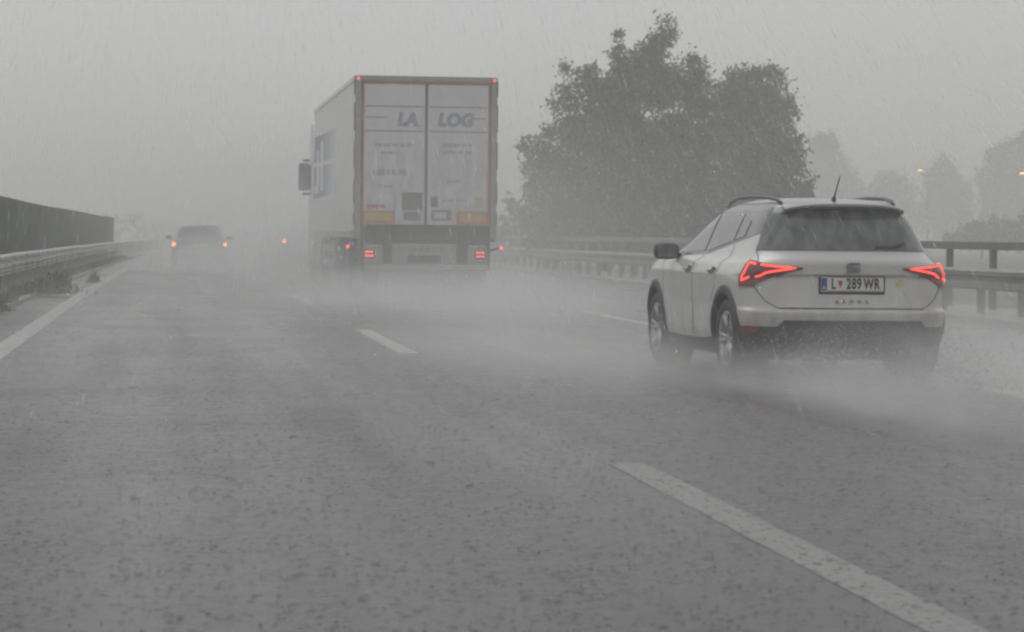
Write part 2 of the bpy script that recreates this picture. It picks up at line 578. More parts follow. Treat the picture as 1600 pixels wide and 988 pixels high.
def guardrail(label, d, facing, s0, s1, beams, post_h, m, post_every=2.0):
    t = thing('guardrail', label, 'guardrail', (d + curve(s0), s0, 0))
    first = {}
    n = int((s1 - s0) / 4)
    for i in range(n):
        sa, sb = s0 + 4 * i, s0 + 4 * i + 4
        xa, xb = curve(sa) - curve(s0), curve(sb) - curve(s0)
        for zc, zs in beams:
            key = 'beam%.2f' % zs
            if key not in first:
                o = w_beam(4.03).build('beam', m, t)
                first[key] = o
            else:
                o = first[key].copy(); COL.objects.link(o); o.parent = t
            o.location = (xa, sa - s0, zc + random.uniform(-.006, .006))
            o.scale = (facing, 1, zs)
            o.rotation_euler = (0, 0, -math.atan2(xb - xa, 4.0))
        if 'bolt' not in first:
            mb = MB()
            for y in (.25, 2.0, 3.75):
                for zc, zs in beams:
                    for dz in (.085, -.085):
                        mb.lathe_x([(-.1, 0), (-.1, .013), (-.075, .013)], 6, 0, y, zc + dz * zs)
            o = tag(mb.build('bolts', M['galvdark'], t), kind='stuff'); first['bolt'] = o
        else:
            o = first['bolt'].copy(); COL.objects.link(o); o.parent = t
        o.location = (xa, sa - s0, 0); o.scale = (facing, 1, 1)
        o.rotation_euler = (0, 0, -math.atan2(xb - xa, 4.0))
    k = int((s1 - s0) / post_every)
    for i in range(k + 1):
        s = s0 + i * post_every
        if 'post' not in first:
            mb = MB()
            mb.box(-.05, .05, -.075, -.068, -.1, post_h)
            mb.box(-.05, -.043, -.068, .0, -.1, post_h)
            mb.box(.043, .05, -.068, .0, -.1, post_h)
            mb.box(-.09, -.05, -.06, .0, post_h - .3, post_h - .05)
            o = mb.build('post', m, t); first['post'] = o
        else:
            o = first['post'].copy(); COL.objects.link(o); o.parent = t
        o.location = (.07 * facing + curve(s) - curve(s0), s - s0, 0)
        o.scale = (facing, 1, 1)
    return t

# left (median) barrier: beam faces the road on its right
guardrail('galvanised double guardrail beside the left edge line, in front of the green screen', -2.85, -1, 22, 170,
          ((.63, .8), (.45, .36)), .74, M['galv'])
guardrail('dull steel guardrail on posts along the right shoulder, below the dark handrail', 11.6, 1, 18, 174,
          ((.61, 1.0),), .76, M['galvdark'], 1.8)

# handrail behind the right guardrail
t = thing('railing', 'dark steel handrail with upright posts behind the right guardrail', 'railing', (12.45 + curve(18), 18, 0))
first = {}
for i in range(70):
    s = 18 + 2.2 * i
    if i == 0:
        po = MB().box(-.05, .05, -.05, .05, .0, 1.02, .012).build('post', M['rail'], t)
        ba = MB().box(-.07, .07, .0, 2.205, 1.022, 1.15, .012).build('top_bar', M['rail'], t)
    else:
        po = po.copy(); COL.objects.link(po); po.parent = t
        ba = ba.copy(); COL.objects.link(ba); ba.parent = t
    dx = curve(s) - curve(18)
    po.location = (dx, s - 18, 0)
    ba.location = (dx, s - 18, 0)
    ba.rotation_euler = (0, 0, -math.atan2(curve(s + 2.2) - curve(s), 2.2))

# green glare screen on the median, ends at 110 m
t = thing('glare_screen', 'tall dark green screen wall on the median, ending abruptly in the mist', 'screen wall', (-3.05 + curve(30), 30, 0))
PW = 2.0
n = 40
for i in range(n):
    s = 30 + PW * i
    hh = 1.77 + .012 * math.sin(i * .33)
    # one panel: a frame-less ribbed sheet of slats that lean side by side
    mb = MB()
    out, inn = [], []
    for k in range(17):
        y0 = k * PW / 16
        out.append((.03 + .018 * (k % 2), y0)); inn.append((-.03 + .018 * (k % 2), y0))
    ring = out + inn[::-1]
    top = [hh + .004 * math.sin(9.0 * (y + i * PW)) for x, y in ring]
    mb.grid([[(x, y, .1) for x, y in ring + ring[:1]], [(x, y, t_) for (x, y), t_ in zip(ring + ring[:1], top + top[:1])]])
    mb.grid([[(x, y, t_) for (x, y), t_ in zip(out, top)], [(x, y, t_) for (x, y), t_ in zip(inn, top[17:][::-1])]])
    p = mb.build('panel', M['screen'], t)
    xa, xb = curve(s) - curve(30), curve(s + PW) - curve(30)
    p.location = (xa, s - 30, 0)
    p.rotation_euler = (0, 0, -math.atan2(xb - xa, PW))
    if i % 2 == 0 or i == n - 1:
        q = MB().box(-.12, -.05, -.04, .04, 0, 1.72).build('post', M['rail'], t)
        q.location = (xa, s - 30 + (PW - .05 if i == n - 1 else .0), 0)

# ------------------------------------------------------------------ cars
def pchip(xs, ys):
    xs, ys = np.array(xs, float), np.array(ys, float)
    h = np.diff(xs); d = np.diff(ys) / h
    m = np.zeros_like(ys)
    for i in range(1, len(xs) - 1):
        if d[i - 1] * d[i] > 0:
            w1, w2 = 2 * h[i] + h[i - 1], h[i] + 2 * h[i - 1]
            m[i] = (w1 + w2) / (w1 / d[i - 1] + w2 / d[i])
    m[0], m[-1] = d[0], d[-1]
    def f(x):
        x = min(max(x, xs[0]), xs[-1])
        i = min(max(int(np.searchsorted(xs, x)) - 1, 0), len(h) - 1)
        t = (x - xs[i]) / h[i]
        return ((2*t**3 - 3*t**2 + 1) * ys[i] + (t**3 - 2*t**2 + t) * h[i] * m[i] + (-2*t**3 + 3*t**2) * ys[i+1] + (t**3 - t**2) * h[i] * m[i+1])
    return f

class Shell:
    """Body of a car: level outlines stacked up; x to the right, y forward from the rear bumper, z up."""
    def __init__(self, tab, dr=.42, df=.5, q=5.0, p=2.2, taper=.06):
        z = [r[0] for r in tab]
        self.yr, self.w, self.yf = (pchip(z, [r[i] for r in tab]) for i in (1, 2, 3))
        self.z0, self.z1 = z[0], z[-1]
        self.dr, self.df, self.q, self.p, self.taper = dr, df, q, p, taper
    def weff(self, y, z):
        k = self.taper * min(1, max(0, (z - .8) / .3)) + .025
        a = min(1, max(0, (2.0 - y) / 2.0)); b = min(1, max(0, (y - 2.6) / 1.5))
        return self.w(z) * (1 - k * a * a - .07 * b * b)
    def span(self, z):
        yr, yf = self.yr(z), self.yf(z)
        L = yf - yr
        return yr, yf, min(self.dr, L * .4), min(self.df, L * .4)
    def P(self, u, z, sg=1):
        yr, yf, dr, df = self.span(z)
        if u <= 1:
            a = u * math.pi / 2
            y = yr + dr * (1 - max(math.cos(a), 0) ** (2 / self.p)); k = math.sin(a) ** (2 / self.q)
        elif u <= 2:
            y = yr + dr + (u - 1) * (yf - df - yr - dr); k = 1
        else:
            a = (3 - u) * math.pi / 2
            y = yf - df * (1 - max(math.cos(a), 0) ** (2 / self.p)); k = max(math.sin(a), 0) ** (2 / self.q)
        return Vector((sg * self.weff(y, z) * k, y, z))
    def N(self, u, z, sg=1):
        e = 1e-3
        du = self.P(min(u + e, 3), z, 1) - self.P(max(u - e, 0), z, 1)
        dz = self.P(u, min(z + e, self.z1), 1) - self.P(u, max(z - e, self.z0), 1)
        n = du.cross(dz)
        if n.length < 1e-12:
            n = Vector((0, -1, 0))
        n.normalize()
        return Vector((n.x * sg, n.y, n.z))
    def u_of_y(self, y, z):
        yr, yf, dr, df = self.span(z)
        if y < yr + dr:
            s = min(1, max(0, (yr + dr - y) / dr))
            return math.acos(min(1, s ** (self.p / 2))) / (math.pi / 2)
        if y > yf - df:
            s = min(1, max(0, (y - yf + df) / df))
            return 3 - math.acos(min(1, s ** (self.p / 2))) / (math.pi / 2)
        return 1 + (y - yr - dr) / (yf - df - yr - dr)
    def u_of_x(self, x, z):
        yr, yf, dr, df = self.span(z)
        k = min(1, abs(x) / self.weff(yr + .1, z))
        return math.asin(k ** (self.q / 2)) / (math.pi / 2)
    def pt(self, u, z, sg, off):
        return self.P(u, z, sg) + self.N(u, z, sg) * off
    def loop(self, z, off=0.0, nr=18, ns=44, nf=12):
        us = list(np.linspace(0, 1, nr)) + list(np.linspace(1, 2, ns))[1:] + list(np.linspace(2, 3, nf))[1:]
        a = [self.pt(u, z, 1, off) for u in us]
        b = [self.pt(u, z, -1, off) for u in reversed(us[1:-1])]
        return a + b
    def body(self, name, m, parent, zs, off=0.0, cut=(), cap=True, bottom=False):
        loops = [self.loop(z, off) for z in zs]
        n = len(loops[0])
        v = [p for lo in loops for p in lo]
        f = []
        for i in range(len(loops) - 1):
            for j in range(n):
                k = (j + 1) % n
                c = (v[i*n+j] + v[i*n+k] + v[(i+1)*n+k] + v[(i+1)*n+j]) / 4
                if any((c.y - ya) ** 2 + (c.z - za) ** 2 < r * r and abs(c.x) > .55 for ya, za, r in cut):
                    continue
                f.append((i*n+j, i*n+k, (i+1)*n+k, (i+1)*n+j))
        if cap:
            top = loops[-1]
            c = sum(top, Vector()) / n
            v.append(c + Vector((0, 0, .004)))
            f += [((len(loops)-1)*n + j, (len(loops)-1)*n + (j+1) % n, len(v)-1) for j in range(n)]
        mb = MB(); mb.add(v, f)
        return mb.build(name, m, parent, True)
    def patch(self, name, m, parent, rows, off, sg=None, skirt=.012, smooth=True):
        """rows of (u, z[, side]) laid on the body, off metres proud, with an edge that turns in."""
        mb = MB()
        g = [[self.pt(c[0], c[1], c[2] if len(c) > 2 else sg, off) for c in r] for r in rows]
        mb.grid(g)
        low = [[self.pt(c[0], c[1], c[2] if len(c) > 2 else sg, off - skirt) for c in r] for r in rows]
        ring = lambda G: G[0] + [r[-1] for r in G[1:]] + G[-1][::-1][1:] + [r[0] for r in G[::-1][1:]]
        mb.grid([ring(g), ring(low)])
        return mb.build(name, m, parent, smooth)
    def ribbon(self, name, m, parent, pts, width, off, sg=1, skirt=.008):
        """A strip along points (u, z) on the body."""
        P3 = []
        dense = []
        for a, b in zip(pts[:-1], pts[1:]):
            for t in np.linspace(0, 1, 8)[(0 if not dense else 1):]:
                dense.append((a[0] + (b[0]-a[0])*t, a[1] + (b[1]-a[1])*t))
        L, Rr, L2, R2 = [], [], [], []
        for i, (u, z) in enumerate(dense):
            p = self.pt(u, z, sg, off); nn = self.N(u, z, sg)
            a = self.pt(*dense[max(i-1, 0)], sg, off); b = self.pt(*dense[min(i+1, len(dense)-1)], sg, off)
            s = (b - a).cross(nn).normalized() * width / 2
            L.append(p + s); Rr.append(p - s); L2.append(p + s - nn*skirt); R2.append(p - s - nn*skirt)
        mb = MB()
        mb.grid([L2, L, Rr, R2])
        return mb.build(name, m, parent)

def rear_rows(sh, umax, z0, z1, nz=10, nu=24):
    """Rows right across the rear of a car from one side to the other; umax may be a function of z."""
    rows = []
    for z in np.linspace(z0, z1, nz):
        um = umax(z) if callable(umax) else umax
        us = np.linspace(-um, um, nu)
        rows.append([(abs(u), z, 1 if u >= 0 else -1) for u in us])
    return rows

def side_rows(sh, ys, lo, hi, nz=6):
    rows = []
    for t in np.linspace(0, 1, nz):
        r = []
        for y in ys:
            z = lo(y) + (hi(y) - lo(y)) * t
            r.append((sh.u_of_y(y, z), z))
        rows.append(r)
    return rows

def make_wheel(parent, rad=.332, wid=.215, rim_r=.228, rim_m=None, spokes=5):
    """Wheel about the origin, outer face towards -x; tyre with its rim as a sub-part."""
    w = wid / 2
    prof = [(w*.8, rim_r*.98), (w, rim_r*1.12), (w, rad*.90), (w*.82, rad*.985), (w*.5, rad), (-w*.5, rad), (-w*.82, rad*.985), (-w, rad*.90), (-w, rim_r*1.12), (-w*.85, rim_r*.98)]
    mb = MB().lathe_x(prof, 40)
    for k in range(40):                                   # tread blocks
        a = 2 * math.pi * (k + .5) / 40
        for x in (-.055, 0, .055):
            c, s = math.cos(a), math.sin(a)
            mb.tube([(x - .02, c * rad, s * rad), (x + .02, c * rad, s * rad)], .008, 4)
    ty = mb.build('wheel', M['rubber'], parent, True)
    mb = MB()
    mb.lathe_x([(-w*.85, rim_r), (-w*.92, rim_r*.985), (-w*.8, rim_r*.9), (w*.2, rim_r*.86)], 36)
    mb.lathe_x([(-w*.72, 0.0), (-w*.72, .05), (-w*.5, .07), (w*.2, .075)], 20)
    for k in range(spokes):
        for d in (-.17, .17):
            a = 2 * math.pi * k / spokes + d
            a2 = 2 * math.pi * k / spokes + d * .75
            c, s = math.cos(a), math.sin(a); c2, s2 = math.cos(a2), math.sin(a2)
            mb.tube([(-w*.62, c2*.05, s2*.05), (-w*.72, c*rim_r*.6, s*rim_r*.6), (-w*.8, c*rim_r*.93, s*rim_r*.93)], .02, 6, .016, .8)
    rim = mb.build('rim', rim_m or M['alloy'], ty, True)
    mb = MB().lathe_x([(w*.1, 0), (w*.1, rim_r*.72), (w*.16, rim_r*.72)], 24)
    mb.build('brake_disc', M['darkframe'], ty)
    return ty

def place_wheels(parent, half, ya, yb, rad=.332, **kw):
    w0 = make_wheel(parent, rad, **kw)
    w0.location = (-half, ya, rad)
    for (x, y, fl) in ((-half, yb, 0), (half, ya, 1), (half, yb, 1)):
        w = dup(w0, parent)
        w.location = (x, y, rad)
        w.rotation_euler = (random.uniform(0, 1.2), 0, math.pi if fl else 0)

SUV = [(.18, .22, .76, 3.90), (.28, .10, .84, 4.03), (.40, .05, .875, 4.11), (.455, .034, .88, 4.12), (.50, .014, .885, 4.13), (.565, .0, .887, 4.13),
       (.578, .003, .887, 4.13), (.592, .040, .887, 4.13), (.606, .062, .886, 4.12), (.63, .067, .886, 4.12), (.72, .074, .886, 4.11), (.80, .080, .889, 4.08),
       (.855, .084, .888, 4.03), (.872, .054, .886, 4.01), (.90, .050, .876, 3.97), (.955, .043, .848, 3.80), (.982, .049, .815, 3.50), (1.0, .064, .795, 3.35),
       (1.05, .112, .765, 3.06), (1.12, .15, .733, 2.86), (1.2, .20, .70, 2.66), (1.32, .275, .645, 2.36),
       (1.40, .325, .588, 2.12), (1.44, .37, .54, 1.95), (1.465, .55, .47, 1.80), (1.485, .85, .36, 1.65), (1.495, 1.15, .2, 1.52)]

def white_suv():
    t = thing('car', 'white compact crossover with grey roof, lit red tail lamps and rear plate L 289 WR', 'car', (5.416, 19.91, 0), R(2.0))
    sh = Shell(SUV)
    RA, FA, AZ = .75, 3.316, .335
    zs = list(np.arange(.18, 1.44, .018)) + [.568, .575, .583, .59, .597, .605, .858, .862, .866, .870, .874, .88, .96, .97, .98, .99, 1.0, 1.01] + list(np.linspace(1.44, 1.495, 8))
    zs = sorted(set(round(z, 4) for z in zs))
    sh.body('body', M['white'], t, zs, cut=((RA, AZ, .385), (FA, AZ, .385)))
    # two-tone roof: loop above the glass plus the pillars down to the rising waistline
    roof = sh.body('roof', M['roofgrey'], t, [1.372, 1.385, 1.40, 1.415, 1.43, 1.44, 1.45, 1.46, 1.47, 1.48, 1.488, 1.495], off=.005)
    belt = lambda y: 1.025 + max(0, 1.7 - y) * .137 if y < 1.7 else 1.025 - (y - 1.7) * .03
    for sg in (-1, 1):
        ys = list(np.linspace(.262, 2.86, 46))
        top = lambda y: min(1.38, max(belt(y) + .002, 1.02 + (2.88 - y) * .56))
        lo2 = lambda y: max(belt(y), 1.0)
        # the slanting rear edge of the pillar follows the rear window
        rows = side_rows(sh, [max(y, .262) for y in ys], lambda y: lo2(y), lambda y: max(lo2(y) + .002, min(top(y), 1.22 + (y - .262) * 2.2)), 7)
        sh.patch('pillar', M['roofgrey'], t, rows, .004, sg, .006)
    # side glass
    for sg in (-1, 1):
        def glass(name, y0, y1, lo, hi):
            ys = np.linspace(y0, y1, 10)
            sh.patch(name, M['sideglass'], t, side_rows(sh, ys, lo, lambda y: max(lo(y) + .004, hi(y))), .010, sg, .006)
        lo = lambda y: belt(y) + .022
        glass('window', 1.86, 2.78, lo, lambda y: min(1.352, 1.02 + (2.80 - y) * .56))
        glass('window', 1.075, 1.80, lo, lambda y: 1.352)
        glass('window', .80, 1.03, lo, lambda y: min(1.335, 1.352 - (1.03 - y) * .25))
    # rear window, wrapping at the sides, and the dark wings of the spoiler beside it
    um = lambda z: .80 - .10 * (z - 1.06) / .35
    rw = sh.patch('rear_window', M['glass'], t, rear_rows(sh, um, 1.062, 1.402, 12, 30), .010, None, .012)
    sh.ribbon('wiper_arm', M['cladding'], rw, [(.03, 1.09), (.10, 1.085), (.24, 1.12)], .018, .028)
    mb = MB()
    rows = []
    for y, z, hw in ((.55, 1.462, .44), (.36, 1.454, .49), (.24, 1.442, .50), (.20, 1.428, .50), (.205, 1.412, .50), (.30, 1.396, .51)):
        rows.append([(hw * x, y + .10 * abs(x) ** 3, z - .038 * abs(x) ** 4) for x in np.linspace(-1, 1, 17)])
    mb.grid(rows)
    sp = mb.build('spoiler', M['roofgrey'], t, True)
    # black cladding: lower bumper, sills, arches
    low = sh.patch('rear_bumper', M['cladding'], t, rear_rows(sh, lambda z: .95, .19, .452, 8, 36), .010, None, .02)
    rows = []
    for z in np.linspace(.45, .505, 4):
        um_ = sh.u_of_x(.62 - .9 * (z - .45), z)
        rows.append([(abs(u), z, 1 if u >= 0 else -1) for u in np.linspace(-um_, um_, 20)])
    sh.patch('diffuser', M['cladding'], low, rows, .014, None, .02)
    for sg in (-1, 1):
        sh.patch('reflector', M['reflector'], low, [[(u, z) for u in np.linspace(.50, .80, 8)] for z in (.405, .448)], .018, sg)
    for sg in (-1, 1):
        ys = np.linspace(RA + .36, FA - .36, 16)
        sh.patch('sill', M['cladding'], t, side_rows(sh, ys, lambda y: .185, lambda y: .30 + .05 * ((y - 2.0) / 1.0) ** 2 * (1 if y < 2 else .3), 5), .012, sg, .02)
        for ya in (RA, FA):
            mb = MB()
            rows = [[] for _ in range(5)]
            for k in range(37):
                a = R(-22 + 224 * k / 36)
                for i, (rr, off) in enumerate(((.438, .002), (.432, .016), (.372, .02), (.366, .0), (.366, None))):
                    y, z = ya + rr * math.cos(a), max(.18, AZ + rr * math.sin(a))
                    if off is None:
                        rows[i].append(Vector((sg * .60, y, z)))
                    else:
                        rows[i].append(sh.pt(sh.u_of_y(y, z), z, sg, off))
            mb.grid(rows)
            ar = mb.build('wheel_arch', M['cladding'], t, True)
            mb = MB().lathe_x([(sg * .59, 0.001), (sg * .59, .39)], 28, 0, ya, AZ)
            mb.build('wheel_well', M['gap'], ar)
    # tail lamps: red lens, glow put into its colour, with a lit triangle
    for sg in (-1, 1):
        tip = sh.u_of_x(.42, .92)
        def zlo(u):
            return .768 if u > .55 else .768 + (.55 - u) / (.55 - tip) * .144
        def zhi(u):
            return .980 - .053 * max(0, (.86 - u) / (.86 - tip))
        us = np.linspace(tip, .80, 22)
        rows = [[(u, zlo(u) + (max(zhi(u), zlo(u) + .004) - zlo(u)) * t_) for u in us] for t_ in np.linspace(0, 1, 7)]
        la = sh.patch('tail_light', M['lampglow'], t, rows, .014, sg, .02)
        uo, um2, ui = .725, .56, sh.u_of_x(.47, .925)
        tri = ([(uo, .954), (um2 + .035, .944)], [(um2 - .035, .942), (ui, .924), (um2 - .035, .860)], [(um2 + .035, .846), (uo, .814), (uo, .954)])
        for seg in tri:
            sh.ribbon('light_strip', M['redlit'], la, seg, .0155, .02, sg)
    # tailgate gaps
    uj = lambda x, z: sh.u_of_x(x, z)
    for sg in (-1, 1):
        sh.ribbon('panel_gap', M['gap'], t, [(um(1.06) - .0, 1.06), (.66, .98), (.58, .80), (.40, .66), (uj(.60, .60), .598)], .006, .003, sg)
    mb_ = sh.patch('panel_gap', M['gap'], t, rear_rows(sh, lambda z: sh.u_of_x(.60, .6), .594, .603, 2, 20), .003, None, .006)
    # door gaps and handles
    for sg in (-1, 1):
        for y0, y1 in ((2.95, 2.98), (1.84, 1.86)):
            sh.ribbon('door_gap', M['seam'], t, [(sh.u_of_y(y0, z), z) for z in (.36, .6, .85, .97, 1.02)], .005, .003, sg)
        sh.ribbon('door_gap', M['seam'], t, [(sh.u_of_y(y, z), z) for y, z in ((1.22, .62), (1.08, .76), (1.02, .90), (.98, 1.0), (1.0, 1.10))], .005, .003, sg)
        for y in (2.02, 1.20):
            h = sh.ribbon('door_handle', M['white'], t, [(sh.u_of_y(y - .09, .895), .895), (sh.u_of_y(y + .09, .885), .885)], .03, .03, sg, .03)
            sh.ribbon('grip_shade', M['railgrey'], h, [(sh.u_of_y(y - .10, .875), .875), (sh.u_of_y(y + .07, .866), .866)], .025, .004, sg)  # dark strip laid on the door as the shade of the grip hollow
    # mirrors
    for sg in (-1, 1):
        mb = MB()
        rows = []
        for yy, sx, sz in ((0, .78, .78), (.02, .95, .95), (.07, 1, 1), (.13, .8, .8), (.17, .35, .4)):
            rows.append([(sg * (.115 * sx * math.copysign(abs(math.cos(a)) ** .6, math.cos(a)) + .93), 2.60 + yy, 1.035 + .075 * sz * math.copysign(abs(math.sin(a)) ** .6, math.sin(a))) for a in np.linspace(0, 2 * math.pi, 21)])
        mb.grid(rows)
        mi = mb.build('wing_mirror', M['cladding'], t, True)
        MB().tube([(sg * .78, 2.68, .985), (sg * .84, 2.66, 1.0)], .03, 8).build('mirror_arm', M['cladding'], mi)
        MB().box(sg * .93 - .088, sg * .93 + .088, 2.592, 2.602, .978, 1.092).build('mirror_glass', M['glass'], mi)
    # roof rails and antenna
    for sg in (-1, 1):
        pts = [(sg * .475, .50, 1.442), (sg * .485, .60, 1.474), (sg * .50, .85, 1.495), (sg * .515, 1.3, 1.506), (sg * .51, 1.75, 1.498), (sg * .50, 2.02, 1.465), (sg * .495, 2.12, 1.43)]
        MB().tube(pts, .014, 8, None, 1.1).build('roof_rail', M['railgrey'], t, True)
    a = MB().tube([(0, .62, 1.455), (0, .60, 1.50)], .03, 10, .014).build('antenna', M['cladding'], t, True)
    MB().tube([(0, .60, 1.495), (0.0, .44, 1.672)], .0075, 6, .005).build('rod', M['cladding'], a)
    # plate, emblem, lettering
    yp = sh.yr(.80)
    MB().box(-.275, .275, yp - .014, yp + .02, .713, .858, .006).build('plate_holder', M['cladding'], t)
    pl = MB().box(-.260, .260, yp - .021, yp - .0145, .735, .853, .002).build('number_plate', M['plate'], t)
    MB().box(-.258, -.212, yp - .024, yp - .0212, .743, .846).build('blue_band', M['plateblue'], pl)
    for z in (.7385, .8465):
        MB().box(-.205, .257, yp - .0235, yp - .0212, z, z + .004).build('red_line', M['platered'], pl)
    x = lettering('A', .045, M['plate'], pl); x.location = (-.235, yp - .0262, .765)
    for tx, px in (('L', -.158), ('289', .012), ('WR', .160)):
        x = lettering(tx, .118, M['black'], pl, offset=.0025, spacing=1.12); x.location = (px, yp - .0245, .795); x.scale = (.66, 1, 1)
    MB().prism([(-.117, .825), (-.085, .825), (-.085, .795), (-.101, .768), (-.117, .795)], 'y', yp - .0235, yp - .0212).build('crest', M['platered'], pl)
    ye = sh.yr(.925)
    e = MB()
    e.prism([(-.055, .915), (-.055, .955), (-.035, .968), (.052, .968), (.052, .950), (-.025, .945), (.0, .935), (.054, .926), (.054, .900), (.04, .885), (-.052, .885), (-.052, .903), (.02, .907), (.0, .914)], 'y', ye - .018, ye + .02)
    e.build('emblem', M['chrome'], t)
    yl = sh.yr(.652)
    x = lettering('ARONA', .045, M['seam'], t, spacing=2.3, extrude=.006); x.location = (0, yl - .004, .652)
    MB().lathe_x([(0, 0), (0, .03)], 12).build('sticker', M['yellowish'], t).matrix_local = Matrix.Translation((.40, sh.P(sh.u_of_x(.40, .80), .80).y - .006, .80)) @ Matrix.Rotation(R(90), 4, 'Z')
    # underside, axle, wheels
    MB().box(-.72, .72, .35, 3.8, .17, .34, .04).build('underbody', M['darkframe'], t)
    MB().tube([(.42, -.02 + .10, .24), (.42, .5, .25)], .03, 10).build('exhaust', M['darkframe'], t)
    place_wheels(t, .765, RA, FA)
    return t

white_suv()

def distant_car(label, loc, paint, lampmat, zscale=1.0, glow_r=.05, lz=.80):
    t = thing('car', label, 'car', loc, -math.atan2(curve(loc[1] + 2) - curve(loc[1]), 2))
    tab = [(z * zscale, a, w, b) for z, a, w, b in SUV]
    sh = Shell(tab)
    zz = zscale
    sh.body('body', paint, t, [z * zz for z in np.linspace(.18, 1.495, 60)], cut=((.75, .32, .37), (3.316, .32, .37)))
    rw = sh.patch('rear_window', M['glass'], t, rear_rows(sh, .68, 1.05 * zz, 1.39 * zz, 6, 16), .008, None)
    lo = sh.patch('rear_bumper', M['cladding'], t, rear_rows(sh, .92, .20, .44, 4, 20), .010, None)
    yr = sh.yr(.72)
    pl = MB().box(-.26, .26, yr - .02, yr + .02, .70, .81).build('number_plate', M['plate'], t)
    for sg in (-1, 1):
        la = sh.patch('tail_light', M['lamp'], t, [[(u, z) for u in np.linspace(.36, .86, 10)] for z in np.linspace(lz - .08, lz + .07, 4)], .012, sg)
        sh.patch('bulb', lampmat, la, [[(u, z) for u in np.linspace(.48, .70, 6)] for z in (lz - glow_r, lz + glow_r)], .018, sg)
        sh.patch('window', M['glass'], t, side_rows(sh, np.linspace(.9, 2.6, 12), lambda y: 1.04 * zz, lambda y: max(1.045 * zz, min(1.34 * zz, (1.04 + (2.75 - y) * .55) * zz))), .008, sg)
        mb = MB().box(sg * .97 - .10, sg * .97 + .10, 2.55, 2.68, .97 * zz, 1.11 * zz, .03)
        mi = mb.build('wing_mirror', M['cladding'], t)
        MB().tube([(sg * .76, 2.62, .97 * zz), (sg * .90, 2.62, 1.0 * zz)], .025, 6).build('mirror_arm', M['cladding'], mi)
    MB().tube([(0, .75, 1.44 * zz), (0, .62, 1.54 * zz)], .03, 6, .012).build('antenna', M['cladding'], t)
    MB().box(-.72, .72, .35, 3.8, .16, .33, .04).build('underbody', M['darkframe'], t)
    place_wheels(t, .765, .75, 3.316, .32, rim_r=.215)
    return t

distant_car('grey car with two glowing amber lamps, ahead in the left lane', (.88 , 80.5, 0), M['carsilver'], M['amber'], .97, .05, .80)
distant_car('dark car lost in the mist ahead of the truck, one red lamp showing', (5.34, 104.0, 0), M['cardark'], M['redfar'], .97, .045, .87)

